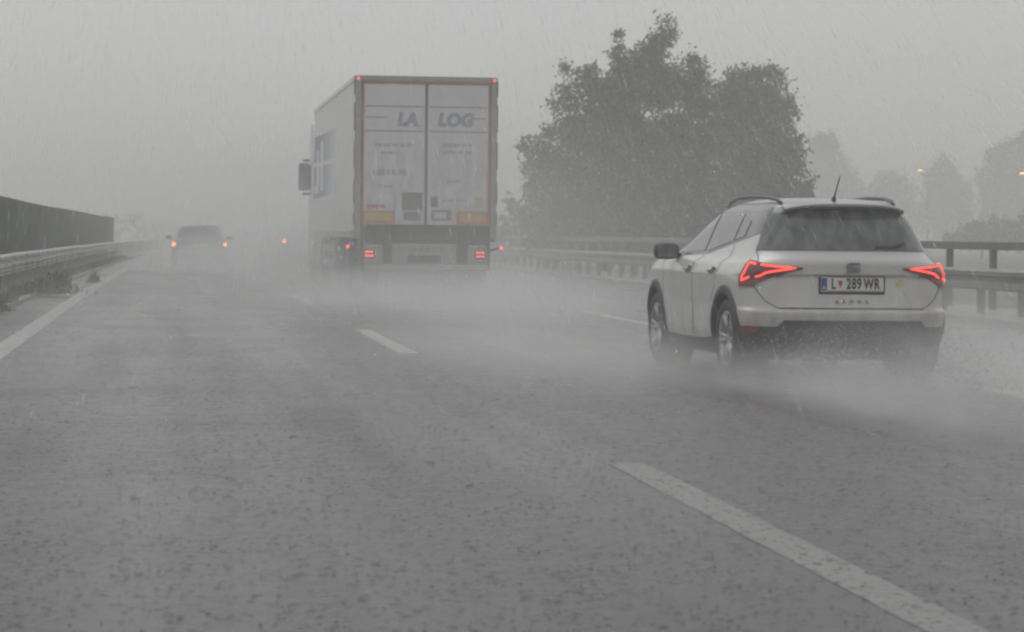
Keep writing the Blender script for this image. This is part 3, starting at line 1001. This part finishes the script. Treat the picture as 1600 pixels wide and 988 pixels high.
# ------------------------------------------------------------------ the truck
def truck():
    X0, X1 = 3.25, 5.80                                     # trailer sides
    S0 = 45.8                                               # rear face
    t = thing('truck', 'white articulated box truck with blue lettering on grey rear doors, red lamps lit', 'truck', ((X0 + X1) / 2, S0, 0))
    H = (X1 - X0) / 2
    ZB, ZT, L = 1.15, 4.00, 13.2
    B = lambda name, m, *a, par=t, c=.0: MB().box(*a, c).build(name, m, par)
    body = B('trailer_body', M['trailer'], -H, H, .10, L, ZB, ZT - .01, c=.015)
    # side: thin rails along top and bottom edges
    for sg in (-1, 1):
        B('side_rail', M['frame'], sg * H - .02, sg * H + .02, .12, L - .02, ZB - .05, ZB + .07, par=body)
        B('top_rail', M['trailer'], sg * H - .016, sg * H + .016, .12, L - .02, ZT - .08, ZT + .004, par=body)
    # rear portal
    fr = B('rear_frame', M['frame'], -H - .004, -H + .11, -.03, .12, 1.08, ZT, c=.008)
    B('rear_frame', M['frame'], H - .11, H + .004, -.03, .12, 1.08, ZT, c=.008)
    B('rear_frame', M['frame'], -H + .112, H - .112, -.03, .12, ZT - .10, ZT + .002, c=.008)
    B('door_header', M['tape'], -H + .125, H - .125, -.036, .0, ZT - .135, ZT - .104)
    for sg in (-1, 1):
        d = B('rear_door', M['door'], min(sg * .012, sg * (H - .125)), max(sg * .012, sg * (H - .125)), -.025, .05, 1.335, ZT - .14, c=.01)
        x = sg * (H - .14)
        B('contour_tape', M['tape'], x - .018, x + .018, -.029, -.0255, 1.36, ZT - .15, par=d)
        for z0, z1 in ((3.66, 3.93), (3.02, 3.50), (2.35, 2.83), (1.72, 2.12), (1.34, 1.55)):
            xx = sg * (H + .006)
            B('hinge', M['galvdark'], xx - .02, xx + .012, -.034, .06, z0, z1)
        B('seal', M['galvdark'], sg * .020 - .006, sg * .020 + .006, -.0285, -.0255, 1.35, ZT - .15, par=d)
        # warning plate red with yellow middle
        w = B('warning_plate', M['ora'], min(sg * (H - .16), sg * (H - .16 - .56)), max(sg * (H - .16), sg * (H - .16 - .56)), -.034, -.0256, 1.36, 1.585, par=d)
        xs = sorted((sg * (H - .19), sg * (H - .16 - .51)))
        B('yellow_field', M['yel'], xs[0], xs[1], -.037, -.0345, 1.41, 1.555, par=w)
        # printed lines across the doors
        xs = sorted((sg * .06, sg * (H - .18)))
        for z in (3.455, 3.015):
            B('printed_line', M['print'], xs[0], xs[1], -.0275, -.0254, z - .014, z + .014, par=d)
        xs = sorted((sg * (H - .19), sg * (H - .19 - (.40 if sg < 0 else .28))))
        B('printed_line', M['print'], xs[0], xs[1], -.0275, -.0254, 3.245, 3.268, par=d)
        B('marker_light', M['redmark'], sg * (H - .05) - .026, sg * (H - .05) + .026, -.05, -.031, ZT - .08, ZT - .03)
        # rows of print too small to read
        def rows(zs, x0, x1, h, m):
            mb = MB()
            for z in zs:
                x = x0
                while x < x1:
                    wd = random.uniform(.02, .06)
                    mb.box(x, min(x + wd, x1), -.0275, -.0254, z - h * random.uniform(.5, 1) / 2, z + h / 2)
                    x += wd + random.choice((.008, .012, .035))
            tag(mb.build('small_print', m, d), kind='stuff')
        if sg < 0:
            rows((2.76,), -.92, -.28, .06, M['faint']); rows((2.62,), -.82, -.45, .05, M['faint'])
            rows((2.27,), -.95, -.35, .11, M['faint']); rows((2.02,), -.85, -.55, .06, M['faint'])
            rows((1.66,), -1.06, -.72, .08, M['tape'])
            B('sticker', M['sticker'], -.43, -.06, -.0275, -.0254, 1.60, 1.92, par=d)
            B('sticker', M['sticker'], -.40, -.09, -.0275, -.0254, 1.42, 1.575, par=d)
        else:
            rows((2.77, 2.64), .30, .82, .07, M['faint'])
            rows((1.78,), .32, .74, .05, M['faint']); rows((2.12,), .38, .66, .07, M['faint'])
            B('sticker', M['sticker'], .09, .22, -.0275, -.0254, 1.66, 1.86, par=d)
            st = B('sticker', M['sticker'], .10, .46, -.0275, -.0254, 1.42, 1.61, par=d)
            B('sticker_face', M['door'], .15, .37, -.0295, -.0276, 1.455, 1.57, par=d)
            B('sticker', M['yellowish'], .88, 1.03, -.0275, -.0254, 1.66, 1.86, par=d)
    x = lettering('LA', .31, M['print'], body, offset=.02, shear=.15); x.location = (-.35, -.0265, 3.215)
    x = lettering('LOG', .31, M['print'], body, offset=.02, shear=.15); x.location = (.52, -.0265, 3.215)
    # chassis beam, lamp panels, number board, underrun bar
    B('chassis_beam', M['darkframe'], -H + .02, H - .02, -.02, .35, 1.05, 1.33, c=.01)
    B('rear_bumper', M['darkframe'], -H + .10, H - .10, .0, .22, .52, 1.048, c=.01)
    bar = B('underrun_bar', M['bumperwhite'], -1.09, 1.12, -.05, .0, .53, .63, c=.012)
    for sg in (-1, 1):
        pn = B('lamp_panel', M['frame'], sg * .94 - .17, sg * .94 + .17, -.03, -.002, .64, .98, c=.02)
        cx = -1.01 if sg < 0 else .99
        cl = MB()
        MB().box(cx - .10, cx + .10, -.05, -.032, .73, .90, .012).build('tail_light', M['lamp'], t)
        k = 0
        for dx in (-.052, 0, .052):
            for dz in (-.034, .034):
                mb = MB()
                n_ = 10
                mb.add([(cx + dx, -.062, .815 + dz)] + [(cx + dx + .018 * math.cos(2*math.pi*i/n_), -.052, .815 + dz + .018 * math.sin(2*math.pi*i/n_)) for i in range(n_)], [(0, 1 + (i + 1) % n_, 1 + i) for i in range(n_)])
                mb.build('red_led', M['redspot'], pn)
    bd = B('number_board', M['bumperwhite'], -.60, .56, -.04, -.002, .64, 1.00, c=.01)
    mb = MB()
    x_ = -.36
    for wd in (.10, .10, .0, .09, .09, .0, .10, .10):
        if wd:
            mb.box(x_, x_ + wd * .75, -.0445, -.0402, .86, .95)
        x_ += wd + .02
    tag(mb.build('number_plate_print', M['sticker'], bd), kind='stuff')
    B('dark_recess', M['darkframe'], -.33, .28, -.0445, -.0402, .655, .79, par=bd)
    # full width mud flap with lettering
    fl = MB().prism([(-1.16, .525), (1.12, .525), (1.10, .33), (1.02, .25), (-.82, .22), (-.98, .25), (-1.1, .36)], 'y', .10, .12).build('mud_flap', M['darkframe'], t)
    x = lettering('LAMBERET', .17, M['flaptext'], fl, offset=.004, spacing=1.18); x.location = (.12, .094, .385)
    MB().lathe_x([(0, .06), (.003, .085), (0, .11)], 20).build('flap_emblem', M['flaptext'], fl).matrix_local = Matrix.Translation((-.68, .096, .385)) @ Matrix.Rotation(R(90), 4, 'Z')
    # marker lamps on rubber stalks
    for sg, z in ((-1, .94), (1, .94)):
        st = MB().tube([(sg * (H - .12), .16, .88), (sg * (H + .02), .12, .92), (sg * (H + .10), .10, z)], .022, 6).build('marker_stalk', M['rubber'], t)
        MB().lathe_x([(-.022, 0), (-.022, .025), (.022, .025), (.022, 0)], 10, sg * (H + .11), .09, z).build('marker_light', M['redspot'], st)
    # trailer running gear
    tw = make_wheel(t, .52, .36, .29, M['darkalloy'], 6)
    tw.location = (-H + .22, 2.3, .52)
    pos = [(sg, y) for y in (2.3, 3.6, 4.9) for sg in (-1, 1)][1:] + [(sg, y) for y in (10.9, 15.2) for sg in (-1, 1)]
    for sg, y in pos:
        w = dup(tw, t)
        w.location = (sg * (H - .22), y, .52)
        w.rotation_euler = (random.uniform(0, 1), 0, 0 if sg < 0 else math.pi)
    for sg in (-1, 1):
        for y in (2.3, 3.6, 4.9):
            mb = MB()
            mb.grid([[(sg * (H - .02) - sg * k * .42, y + .60 * math.cos(a), .52 + .60 * math.sin(a)) for a in np.linspace(R(15), R(165), 12)] for k in (0, 1)])
            mb.build('mudguard', M['darkframe'], t, True)
        B('side_guard', M['bumperwhite'], sg * (H - .03) - .02, sg * (H - .03) + .02, 5.7, 9.9, .50, .62, c=.01)
        B('side_guard', M['bumperwhite'], sg * (H - .03) - .02, sg * (H - .03) + .02, 5.7, 9.9, .80, .92, c=.01)
        for y in (5.9, 7.8, 9.7):
            B('guard_bracket', M['darkframe'], sg * (H - .07) - .02, sg * (H - .07) + .02, y - .04, y + .04, .48, 1.12)
        B('pallet_box', M['frame'], min(sg * .55, sg * (H - .08)), max(sg * .55, sg * (H - .08)), 6.2, 9.0, .55, 1.05, c=.03)
    B('chassis_rail', M['darkframe'], -.5, -.38, .4, 15.8, .85, 1.1)
    B('chassis_rail', M['darkframe'], .38, .5, .4, 15.8, .85, 1.1)
    B('cross_axle', M['darkframe'], -H + .3, H - .3, 2.2, 2.4, .45, .6)
    # tractor cab
    y0, y1 = L + .75, L + 3.0
    cab = MB()
    cab.prism([(y0, .95), (y0, 3.05), (y0 + .25, 3.70), (y1 - 1.1, 3.80), (y1 - .35, 3.35), (y1 - .02, 2.0), (y1, 1.0), (y1 - .05, .55), (y0 + .2, .55)], 'x', -1.24, 1.24)
    cb = cab.build('cab', M['trailer'], t)
    MB().prism([(y1 - .29, 3.12), (y1 + .012, 1.95), (y1 - .04, 1.95), (y1 - .33, 3.10)], 'x', -1.15, 1.15).build('windscreen', M['glass'], cb)
    for sg in (-1, 1):
        MB().prism([(y1 - 1.15, 1.95), (y1 - .12, 1.95), (y1 - .30, 2.75), (y1 - 1.15, 2.80)], 'x', sg * 1.24 - .008, sg * 1.24 + .008).build('window', M['glass'], cb)
        # door mirror on two arms
        MX = sg * (H + .10)
        mi = B('wing_mirror', M['sticker'], MX - .13, MX + .13, y1 - .45, y1 - .30, 2.2, 2.86, c=.04)
        B('mirror_glass', M['glass'], MX - .11, MX + .10, y1 - .458, y1 - .449, 2.22, 2.82, par=mi)
        for z in (2.92, 2.12):
            MB().tube([(sg * 1.22, y1 - .42, z), (MX + sg * .02, y1 - .38, z)], .035, 6).build('mirror_arm', M['darkframe'], mi)
        B('fuel_tank', M['alloy'], min(sg * .6, sg * 1.18), max(sg * .6, sg * 1.18), y0 - 1.3, y0 - .2, .45, .95, c=.08)
    # coloured print on the sides: two blue fields split by a white bar, letters left white
    bm = bpy.data.materials.new('blue_side_print')
    bm.use_nodes = True
    n, l = nodes_of(bm)
    tc = n.new('ShaderNodeTexCoord'); sx = n.new('ShaderNodeSeparateXYZ'); l.new(tc.outputs['Object'], sx.inputs[0])
    mr = n.new('ShaderNodeMapRange')
    for i, v in zip((1, 2, 3, 4), (5.0, 10.5, 0.0, 1.0)):
        mr.inputs[i].default_value = v
    l.new(sx.outputs['Y'], mr.inputs[0])
    mx = n.new('ShaderNodeMix'); mx.data_type = 'RGBA'
    mx.inputs[6].default_value = (.70, .71, .72, 1); mx.inputs[7].default_value = (.10, .14, .30, 1)
    l.new(mr.outputs[0], mx.inputs[0]); l.new(mx.outputs[2], n['Principled BSDF'].inputs['Base Color'])
    n['Principled BSDF'].inputs['Roughness'].default_value = .45
    for sg in (-1, 1):
        x = sg * (H + .003)
        def pr(name, poly, m, d=0.0):
            return MB().prism(poly, 'x', sg * (H - .004), sg * (H + .0035 + d)).build(name, m, body)
        pr('blue_field', [(5.0, 3.28), (L - .05, 3.36), (L - .05, 2.78), (5.0, 2.70)], bm)
        pr('blue_field', [(5.0, 2.58), (L - .05, 2.68), (L - .05, 1.95), (5.0, 2.0)], bm)
        pr('white_letter', [(9.6, 3.16), (10.6, 3.17), (10.6, 2.1), (9.6, 2.1)], M['trailer'], .004)
        pr('white_letter', [(11.2, 3.02), (12.0, 3.02), (12.0, 2.25), (12.9, 2.25), (12.9, 2.08), (11.2, 2.08)], M['trailer'], .004)
    return t
truck()

# ------------------------------------------------------------------ trees and plants
def cam_point(x, y, Z):
    """Where a point seen in the photograph at (x, y) lies when it is Z metres away."""
    xr, yr = x - 800, y - 494
    xs, ys = xr + .0105 * yr, yr - .0105 * xr
    X = xs * Z / 4000.0
    up = CAM_H + (-124 - ys) * Z / 4000.0
    c, s = math.cos(R(7.6)), math.sin(R(7.6))
    return (X * c + Z * s, -X * s + Z * c, up)

def leaf_quads(centers, sizes):
    """One bent leaf spray (a quad) per centre."""
    n = len(centers)
    a = RNG.normal(size=(n, 3)); a /= np.linalg.norm(a, axis=1)[:, None]
    b = np.cross(a, RNG.normal(size=(n, 3))); b /= np.linalg.norm(b, axis=1)[:, None]
    s = sizes[:, None]
    v = np.empty((n, 4, 3))
    v[:, 0] = centers - a * s; v[:, 1] = centers + b * s * .42
    v[:, 2] = centers + a * s; v[:, 3] = centers - b * s * .42
    return v.reshape(-1, 3), np.arange(n * 4).reshape(n, 4)

def tree(label, cat, blobs, Z, per_m3, leaf, m, base=None, group=None, name='tree', trunk=True, dz=1.0, clump=.30):
    """blobs: (x, y, rx, ry) in photograph pixels, turned into lumps of crown round the tree's own place."""
    k = Z / 4000.0
    cs = []
    for (x, y, rx, ry) in blobs:
        d = RNG.uniform(-1, 1) * .35 * dz
        cs.append((np.array(cam_point(x, y, Z + d * (2.0 if rx * k > .7 else .6))), rx * k, ry * k))
    bx = base if base is not None else sum(c[0][0] for c in cs) / len(cs)
    by = sum(c[0][1] for c in cs) / len(cs)
    zmin = min(c[0][2] - c[2] for c in cs)
    t = thing(name, label, cat, (bx, by, 0), 0, group)
    org = np.array((bx, by, 0.0))
    pts, szs = [], []
    for c, rx, ry in cs:
        vol = 4.2 * rx * rx * ry
        ncl = max(4, int(vol * per_m3) + 2)
        u = RNG.normal(size=(ncl, 3)); u /= np.linalg.norm(u, axis=1)[:, None]
        rad = RNG.uniform(0.0, 1.0, ncl) ** .42 * RNG.uniform(.8, 1.12, ncl)
        cc = c + u * rad[:, None] * np.array((rx, rx * dz, ry))
        for q in cc:
            nl = int(RNG.integers(14, 30))
            sp = clump * RNG.uniform(.5, 1.1)
            pts.append(q + RNG.normal(size=(nl, 3)) * sp * .5)
            szs.append(RNG.uniform(.6, 1.25, nl) * leaf)
    P = np.concatenate(pts) - org
    keep = P[:, 2] > .05
    v, f = leaf_quads(P[keep], np.concatenate(szs)[keep])
    cr = fast_mesh('crown', v, f, m)
    cr.parent = t
    if trunk:
        mb = MB()
        top = max(c[0][2] for c in cs) * .75
        h0 = max(.8, zmin + .6)
        mb.tube([(0, 0, -.1), (.04, .02, h0 * .6), (-.03, .05, h0), (.05, 0, top)], max(.1, top * .028), 8, .04)
        for c, rx, ry in cs:
            p = c - org
            if np.hypot(p[0], p[1]) + p[2] < .5:
                continue
            st = np.array((0, 0, min(p[2] * .55, top * .8)))
            mid = (st + p) / 2 + np.array((0, 0, .25))
            mb.tube([tuple(st), tuple(mid), tuple(p)], .05, 5, .012)
        mb.build('trunk', M['bark'], t, True)
    return t

T1 = [(1036, 50, 18, 28), (1026, 80, 24, 26), (1005, 100, 26, 26), (964, 66, 10, 22), (966, 95, 18, 26), (985, 122, 34, 26), (922, 118, 22, 18), (928, 142, 26, 20),
      (884, 108, 9, 11), (890, 150, 20, 24), (960, 158, 46, 38), (1030, 136, 44, 40), (1082, 108, 22, 18), (1092, 150, 36, 40), (862, 164, 10, 7), (904, 205, 42, 40),
      (858, 205, 16, 14), (830, 228, 20, 12), (822, 262, 14, 11), (850, 250, 28, 30), (846, 300, 28, 34), (900, 290, 52, 56), (980, 240, 66, 70), (1062, 240, 58, 70),
      (985, 330, 80, 52), (890, 350, 66, 40), (1070, 330, 64, 50), (820, 340, 18, 26), (870, 384, 56, 24), (965, 386, 66, 26), (1060, 388, 60, 26)]
T2 = [(1160, 122, 28, 16), (1196, 116, 26, 14), (1222, 128, 12, 14), (1140, 150, 26, 26), (1182, 165, 52, 44), (1228, 176, 16, 34), (1134, 215, 40, 56), (1218, 236, 34, 46),
      (1180, 262, 66, 60), (1250, 258, 14, 32), (1262, 300, 12, 30), (1215, 330, 56, 48), (1135, 315, 50, 56)]
tree('tall ragged dark tree with two pointed tops behind the right guardrail', 'tree', T1, 85, 56.0, .09, M['leaf'])
tree('broad round topped dark tree just right of the tall ragged one', 'tree', T2, 92, 56.0, .09, M['leaf'])
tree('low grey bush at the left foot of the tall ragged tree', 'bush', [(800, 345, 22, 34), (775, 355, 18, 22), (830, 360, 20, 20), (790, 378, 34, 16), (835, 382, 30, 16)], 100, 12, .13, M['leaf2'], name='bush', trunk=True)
far = [
    ('dim tree fading in the mist just right of the two dark trees', [(1285, 235, 22, 26), (1290, 275, 34, 40), (1320, 300, 30, 34), (1275, 320, 40, 50)], 215),
    ('faint pointed tree beside the left street lamp', [(1478, 262, 16, 20), (1470, 285, 26, 26), (1492, 300, 24, 26), (1475, 330, 44, 40)], 205),
    ('faint lower tree left of the pointed one', [(1385, 285, 22, 18), (1400, 305, 30, 26), (1370, 315, 26, 30), (1395, 340, 44, 30)], 215),
    ('faint broad tree behind the right street lamp', [(1555, 250, 18, 18), (1580, 245, 24, 26), (1610, 235, 30, 34), (1570, 290, 44, 44), (1620, 290, 48, 56), (1590, 335, 60, 40)], 190),
]
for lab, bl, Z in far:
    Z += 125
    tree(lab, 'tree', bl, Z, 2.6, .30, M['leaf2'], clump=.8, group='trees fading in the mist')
for lab, bl, Z in (('low bush behind the right handrail, nearer the white car', [(1530, 358, 30, 14), (1560, 356, 26, 16), (1500, 376, 34, 14), (1545, 378, 40, 16)], 175),
                   ('low bush behind the right handrail at the right edge of the view', [(1605, 350, 30, 18), (1635, 346, 30, 24), (1600, 376, 40, 16), (1640, 376, 36, 20)], 170)):
    tree(lab, 'bush', bl, Z, 8, .16, M['leaf2'], name='bush', clump=.4)

# far treeline: one mass on the horizon ahead
pts = []
for i in range(9000):
    x = RNG.uniform(-30, 330); Z = RNG.uniform(320, 350)
    hgt = 3.6 + 1.3 * math.sin(x * .11) + .9 * math.sin(x * .37 + 1)
    pts.append((x - 40, Z, abs(RNG.uniform(0, 1)) ** .7 * hgt))
v, f = leaf_quads(np.array(pts), RNG.uniform(.35, .7, len(pts)))
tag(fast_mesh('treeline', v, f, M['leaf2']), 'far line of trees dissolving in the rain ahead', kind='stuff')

def weed(label, x, y, Z, h, w, n, cat='weed'):
    p = cam_point(x, y, Z)
    t = thing('weed', label, cat, (p[0], p[1], .05), 0, 'weeds on the median strip')
    mb = MB()
    for i in range(n // 8):
        a = random.uniform(0, 6.28); r = w * .45 * random.random() ** .5
        mb.tube([(r * math.cos(a), r * math.sin(a) * 1.6, 0), (r * 1.15 * math.cos(a) + random.uniform(-.03, .03), r * 1.3 * math.sin(a), h * random.uniform(.6, 1.0))], .006, 4, .003)
    tag(mb.build('stems', M['weed'], t), kind='stuff')
    c = np.column_stack([RNG.normal(0, w * .30, n), RNG.normal(0, w * .45, n), np.zeros(n)])
    rr = np.hypot(c[:, 0], c[:, 1]) / (w * .6)
    c[:, 2] = RNG.uniform(0.0, 1, n) * h * np.clip(1.1 - rr * .6, .15, 1)
    v, f = leaf_quads(c, RNG.uniform(.025, .06, n))
    o = fast_mesh('leaves', v, f, M['weed']); o.parent = t
    tag(o, kind='stuff')
    return t
n = 5200
s_ = RNG.uniform(24, 110, n); d_ = RNG.normal(-2.62, .10, n) + .08 * np.sin(s_ * 1.3)
P = np.column_stack([d_ + np.array([curve(x) for x in s_]), s_, np.full(n, .07)])
hh_ = RNG.uniform(.03, .12, n) * (.5 + np.abs(np.sin(s_ * .45)))
lean = RNG.normal(0, .03, (n, 2))
v = np.empty((n, 3, 3)); v[:, 0] = P - (.012, 0, 0); v[:, 1] = P + (.012, 0, 0); v[:, 2] = P + np.column_stack([lean, hh_])
tag(fast_mesh('grass', v.reshape(-1, 3), np.arange(n * 3).reshape(n, 3), M['weed']), 'thin grass sprouting along the pale strip below the left guardrail', kind='stuff')
weed('bushy green weed clump growing at the kerb below the left guardrail', 84, 464, 45.5, .40, .62, 900)
weed('small lone weed nearer than the bushy clump at the left kerb', 42, 463, 44.0, .24, .16, 140)
weed('tiny weed tuft farther along the kerb behind the bushy clump', 147, 438, 56, .22, .22, 140)
weed('weed tuft at the kerb on the left edge of the view', -2, 492, 35.5, .16, .2, 150)

# ------------------------------------------------------------------ street lamps far to the right
def street_lamp(label, x, y, Z):
    p = cam_point(x, y, Z)
    t = thing('street_lamp', label, 'street lamp', (p[0] + .9, p[1], 0), 0, 'street lamps beyond the right barrier')
    MB().tube([(0, 0, -.1), (0, 0, p[2] - .4), (-.15, 0, p[2] + .08), (-.5, 0, p[2] + .16)], .10, 8, .05).build('pole', M['pole'], t, True)
    hd = MB().box(-1.3, -.45, -.16, .16, p[2] + .10, p[2] + .24, .03).build('lamp_head', M['pole'], t)
    MB().box(-1.12, -.68, -.14, .14, p[2] - .06, p[2] + .098, .03).build('lamp_glass', M['yellow'], hd)
street_lamp('dim lit yellow street lamp on a mast left of the pointed tree', 1437, 267, 265)
street_lamp('brighter lit yellow street lamp at the right edge of the view', 1597, 272, 225)

# ------------------------------------------------------------------ rain, splashes, drops
def needles(P, D, L, W):
    """Long thin falling drops: three-sided spindles along D."""
    n = len(P)
    D = D / np.linalg.norm(D)
    a = np.cross(D, (0, 0, 1.0)); a /= np.linalg.norm(a); b = np.cross(D, a)
    v = np.empty((n, 5, 3))
    v[:, 0] = P - D * L[:, None] * .5
    v[:, 4] = P + D * L[:, None] * .5
    for k in range(3):
        t = 2.094 * k
        v[:, 1 + k] = P + D * L[:, None] * .15 + (a * math.cos(t) + b * math.sin(t)) * W[:, None]
    f = np.array([(0, 1, 2), (0, 2, 3), (0, 3, 1), (4, 2, 1), (4, 3, 2), (4, 1, 3)])
    F = (np.arange(n)[:, None, None] * 5 + f[None]).reshape(-1, 3)
    return v.reshape(-1, 3), F

def water_mat(name, alpha, col=(.8, .8, .8), clear=0.0):
    m = bpy.data.materials.new(name)
    m.use_nodes = True
    b = m.node_tree.nodes['Principled BSDF']
    b.inputs['Base Color'].default_value = (*col, 1)
    b.inputs['Roughness'].default_value = .15
    b.inputs['Transmission Weight'].default_value = clear
    b.inputs['Alpha'].default_value = alpha
    b.inputs['IOR'].default_value = 1.33
    return m

NR = 26000
Zr = 13 + 60 * RNG.uniform(0, 1, NR) ** .8
th = RNG.uniform(-.27, .27, NR)
c7, s7 = math.cos(R(7.6)), math.sin(R(7.6))
Xr = Zr * th
hz = CAM_H + Zr * RNG.uniform(-.10, .125, NR)
P = np.column_stack([Xr * c7 + Zr * s7, -Xr * s7 + Zr * c7, hz])
ok = (P[:, 2] > .1) & (P[:, 2] < 9.5)
P = P[ok]; Zk = Zr[ok]
v, f = needles(P, np.array((0, -.88, -.50)), RNG.uniform(.16, .46, len(P)), RNG.uniform(.0010, .0024, len(P)) * (.6 + Zk / 40))
tag(fast_mesh('rain', v, f, water_mat('rain_water', .3, (1, 1, 1), 1.0)), 'slanting streaks of heavy rain', kind='stuff')

def splashes(n, s0, s1, d0, d1, pw):
    """Little crowns of water where drops hit the road, with a bead above some."""
    s = s0 + (s1 - s0) * RNG.uniform(0, 1, n) ** pw
    d = RNG.uniform(d0, d1, n)
    K = 7
    r = .004 + .009 * RNG.uniform(0, 1, n) ** 2 + (RNG.uniform(0, 1, n) > .96) * RNG.uniform(.001, .007, n)
    h = r * RNG.uniform(.2, .55, n)
    v = np.empty((n, 2 * K + 1, 3))
    cen = np.column_stack([d + np.array([curve(x) for x in s]), s, np.full(n, .004)])
    for k in range(K):
        t = 2 * math.pi * k / K + RNG.uniform(-.2, .2, n)
        q = np.column_stack([np.cos(t), np.sin(t)])
        v[:, k, :2] = cen[:, :2] + q * r[:, None] * 1.3; v[:, k, 2] = .003
        hh = h * RNG.uniform(.45, 1.25, n)
        v[:, K + k, :2] = cen[:, :2] + q * (r * RNG.uniform(.75, 1.15, n))[:, None]; v[:, K + k, 2] = hh
    v[:, 2 * K] = cen
    f = []
    for k in range(K):
        j = (k + 1) % K
        f += [(k, j, K + j), (k, K + j, K + k), (K + k, K + j, 2 * K)]
    F = (np.arange(n)[:, None, None] * (2 * K + 1) + np.array(f)[None]).reshape(-1, 3)
    return v.reshape(-1, 3), F
va, fa = splashes(62000, 6.5, 75, -2.2, 9.5, 1.5)
sm = water_mat('splash_water', .5, (.06, .06, .06))
n_, l_ = nodes_of(sm)
ge = n_.new('ShaderNodeNewGeometry'); cr_ = n_.new('ShaderNodeValToRGB')
cr_.color_ramp.elements[0].position, cr_.color_ramp.elements[1].position = .45, .95
cr_.color_ramp.elements[0].color = (.07, .07, .07, 1); cr_.color_ramp.elements[1].color = (.24, .24, .24, 1)
l_.new(ge.outputs['Random Per Island'], cr_.inputs[0]); l_.new(cr_.outputs[0], n_['Principled BSDF'].inputs['Base Color'])
tag(fast_mesh('rain_splashes', va, fa, sm), 'raindrops bursting all over the wet road', kind='stuff')

# drops thrown up behind the white car
n = 6500
s = 19.9 - np.abs(RNG.normal(0, 1.3, n)); d = RNG.normal(5.3, .42, n)
z = np.abs(RNG.normal(0, .20, n)) + .02
P = np.column_stack([d, s, z])
v, f = needles(P, np.array((.2, -.8, .35)), RNG.uniform(.010, .04, n), RNG.uniform(.002, .0055, n))
tag(fast_mesh('spray_drops', v, f, water_mat('drop_water', .55, (.75, .75, .75))), 'coarse water drops flung up behind the white car', kind='stuff')

# ------------------------------------------------------------------ spray clouds and haze
def cloud(label, c, r, density, nscale=1.0):
    mb = MB()
    rows = []
    for i in range(9):
        a = math.pi / 2 * i / 8
        rows.append([(math.cos(a) * math.cos(b), math.cos(a) * math.sin(b), math.sin(a)) for b in np.linspace(0, 2 * math.pi, 25)])
    rows = [[(x, y, -.02) for x, y, z in rows[0]]] + rows
    mb.grid(rows)
    mb.grid([[(x, y, -.02) for x, y, z in rows[0]], [(x * .001, y * .001, -.02) for x, y, z in rows[0]]])
    o = mb.build('spray', spray_mat('spray_dust', density, nscale))
    o.location = (c[0], c[1], .03)
    o.scale = r
    return tag(o, label, kind='stuff')
cloud('water dust rolling along under and beside the truck', (4.3, 54, 0), (3.1, 17, 1.7), .42, .5)
cloud('water dust trailing behind the truck', (4.5, 41.5, 0), (3.0, 10.5, .72), .6, .9)
cloud('thin mist of burst drops low over the near road', (3.0, 42, 0), (10, 36, .55), .085, .35)
cloud('water dust thrown out by the left wheels of the white car', (3.15, 22.5, 0), (1.6, 6.0, .62), .45, 1.2)
cloud('plume of water trailing from the left rear tyre of the white car', (4.6, 16.9, 0), (.6, 4.4, .40), .85, 3.0)
cloud('plume of water trailing from the right rear tyre of the white car', (6.45, 18.2, 0), (.85, 4.4, .55), .65, 2.6)
cloud('water dust behind the white car', (5.5, 18.4, 0), (1.6, 3.6, .7), .58, 2.6)
cloud('low water dust swirling round the left wheels of the white car', (4.25, 21.2, 0), (.9, 3.8, .42), .6, 2.2)
cloud('water dust to the right of the white car', (6.9, 21.5, 0), (1.2, 4.5, .9), .75, 1.4)
cloud('water dust behind the grey car in the left lane', (.9, 80, 0), (2.2, 10, 1.2), .8, .6)

cloud('thin veil of water dust hanging over the carriageway', (4.5, 86, 0), (6.6, 76, 4.4), .083, .12)
cloud('bank of water dust over the lanes ahead of the truck', (4.6, 98, 0), (5.6, 27, 2.8), .075, .2)
hm, hv = volume_mat('rain_haze', .0059, (.97, .97, .965), .0)
hz_ = MB().box(-900, 900, -90, 1700, -1.1, 12.2).build('haze', hm)
tag(hz_, 'grey rain haze filling the air over the motorway', kind='stuff')
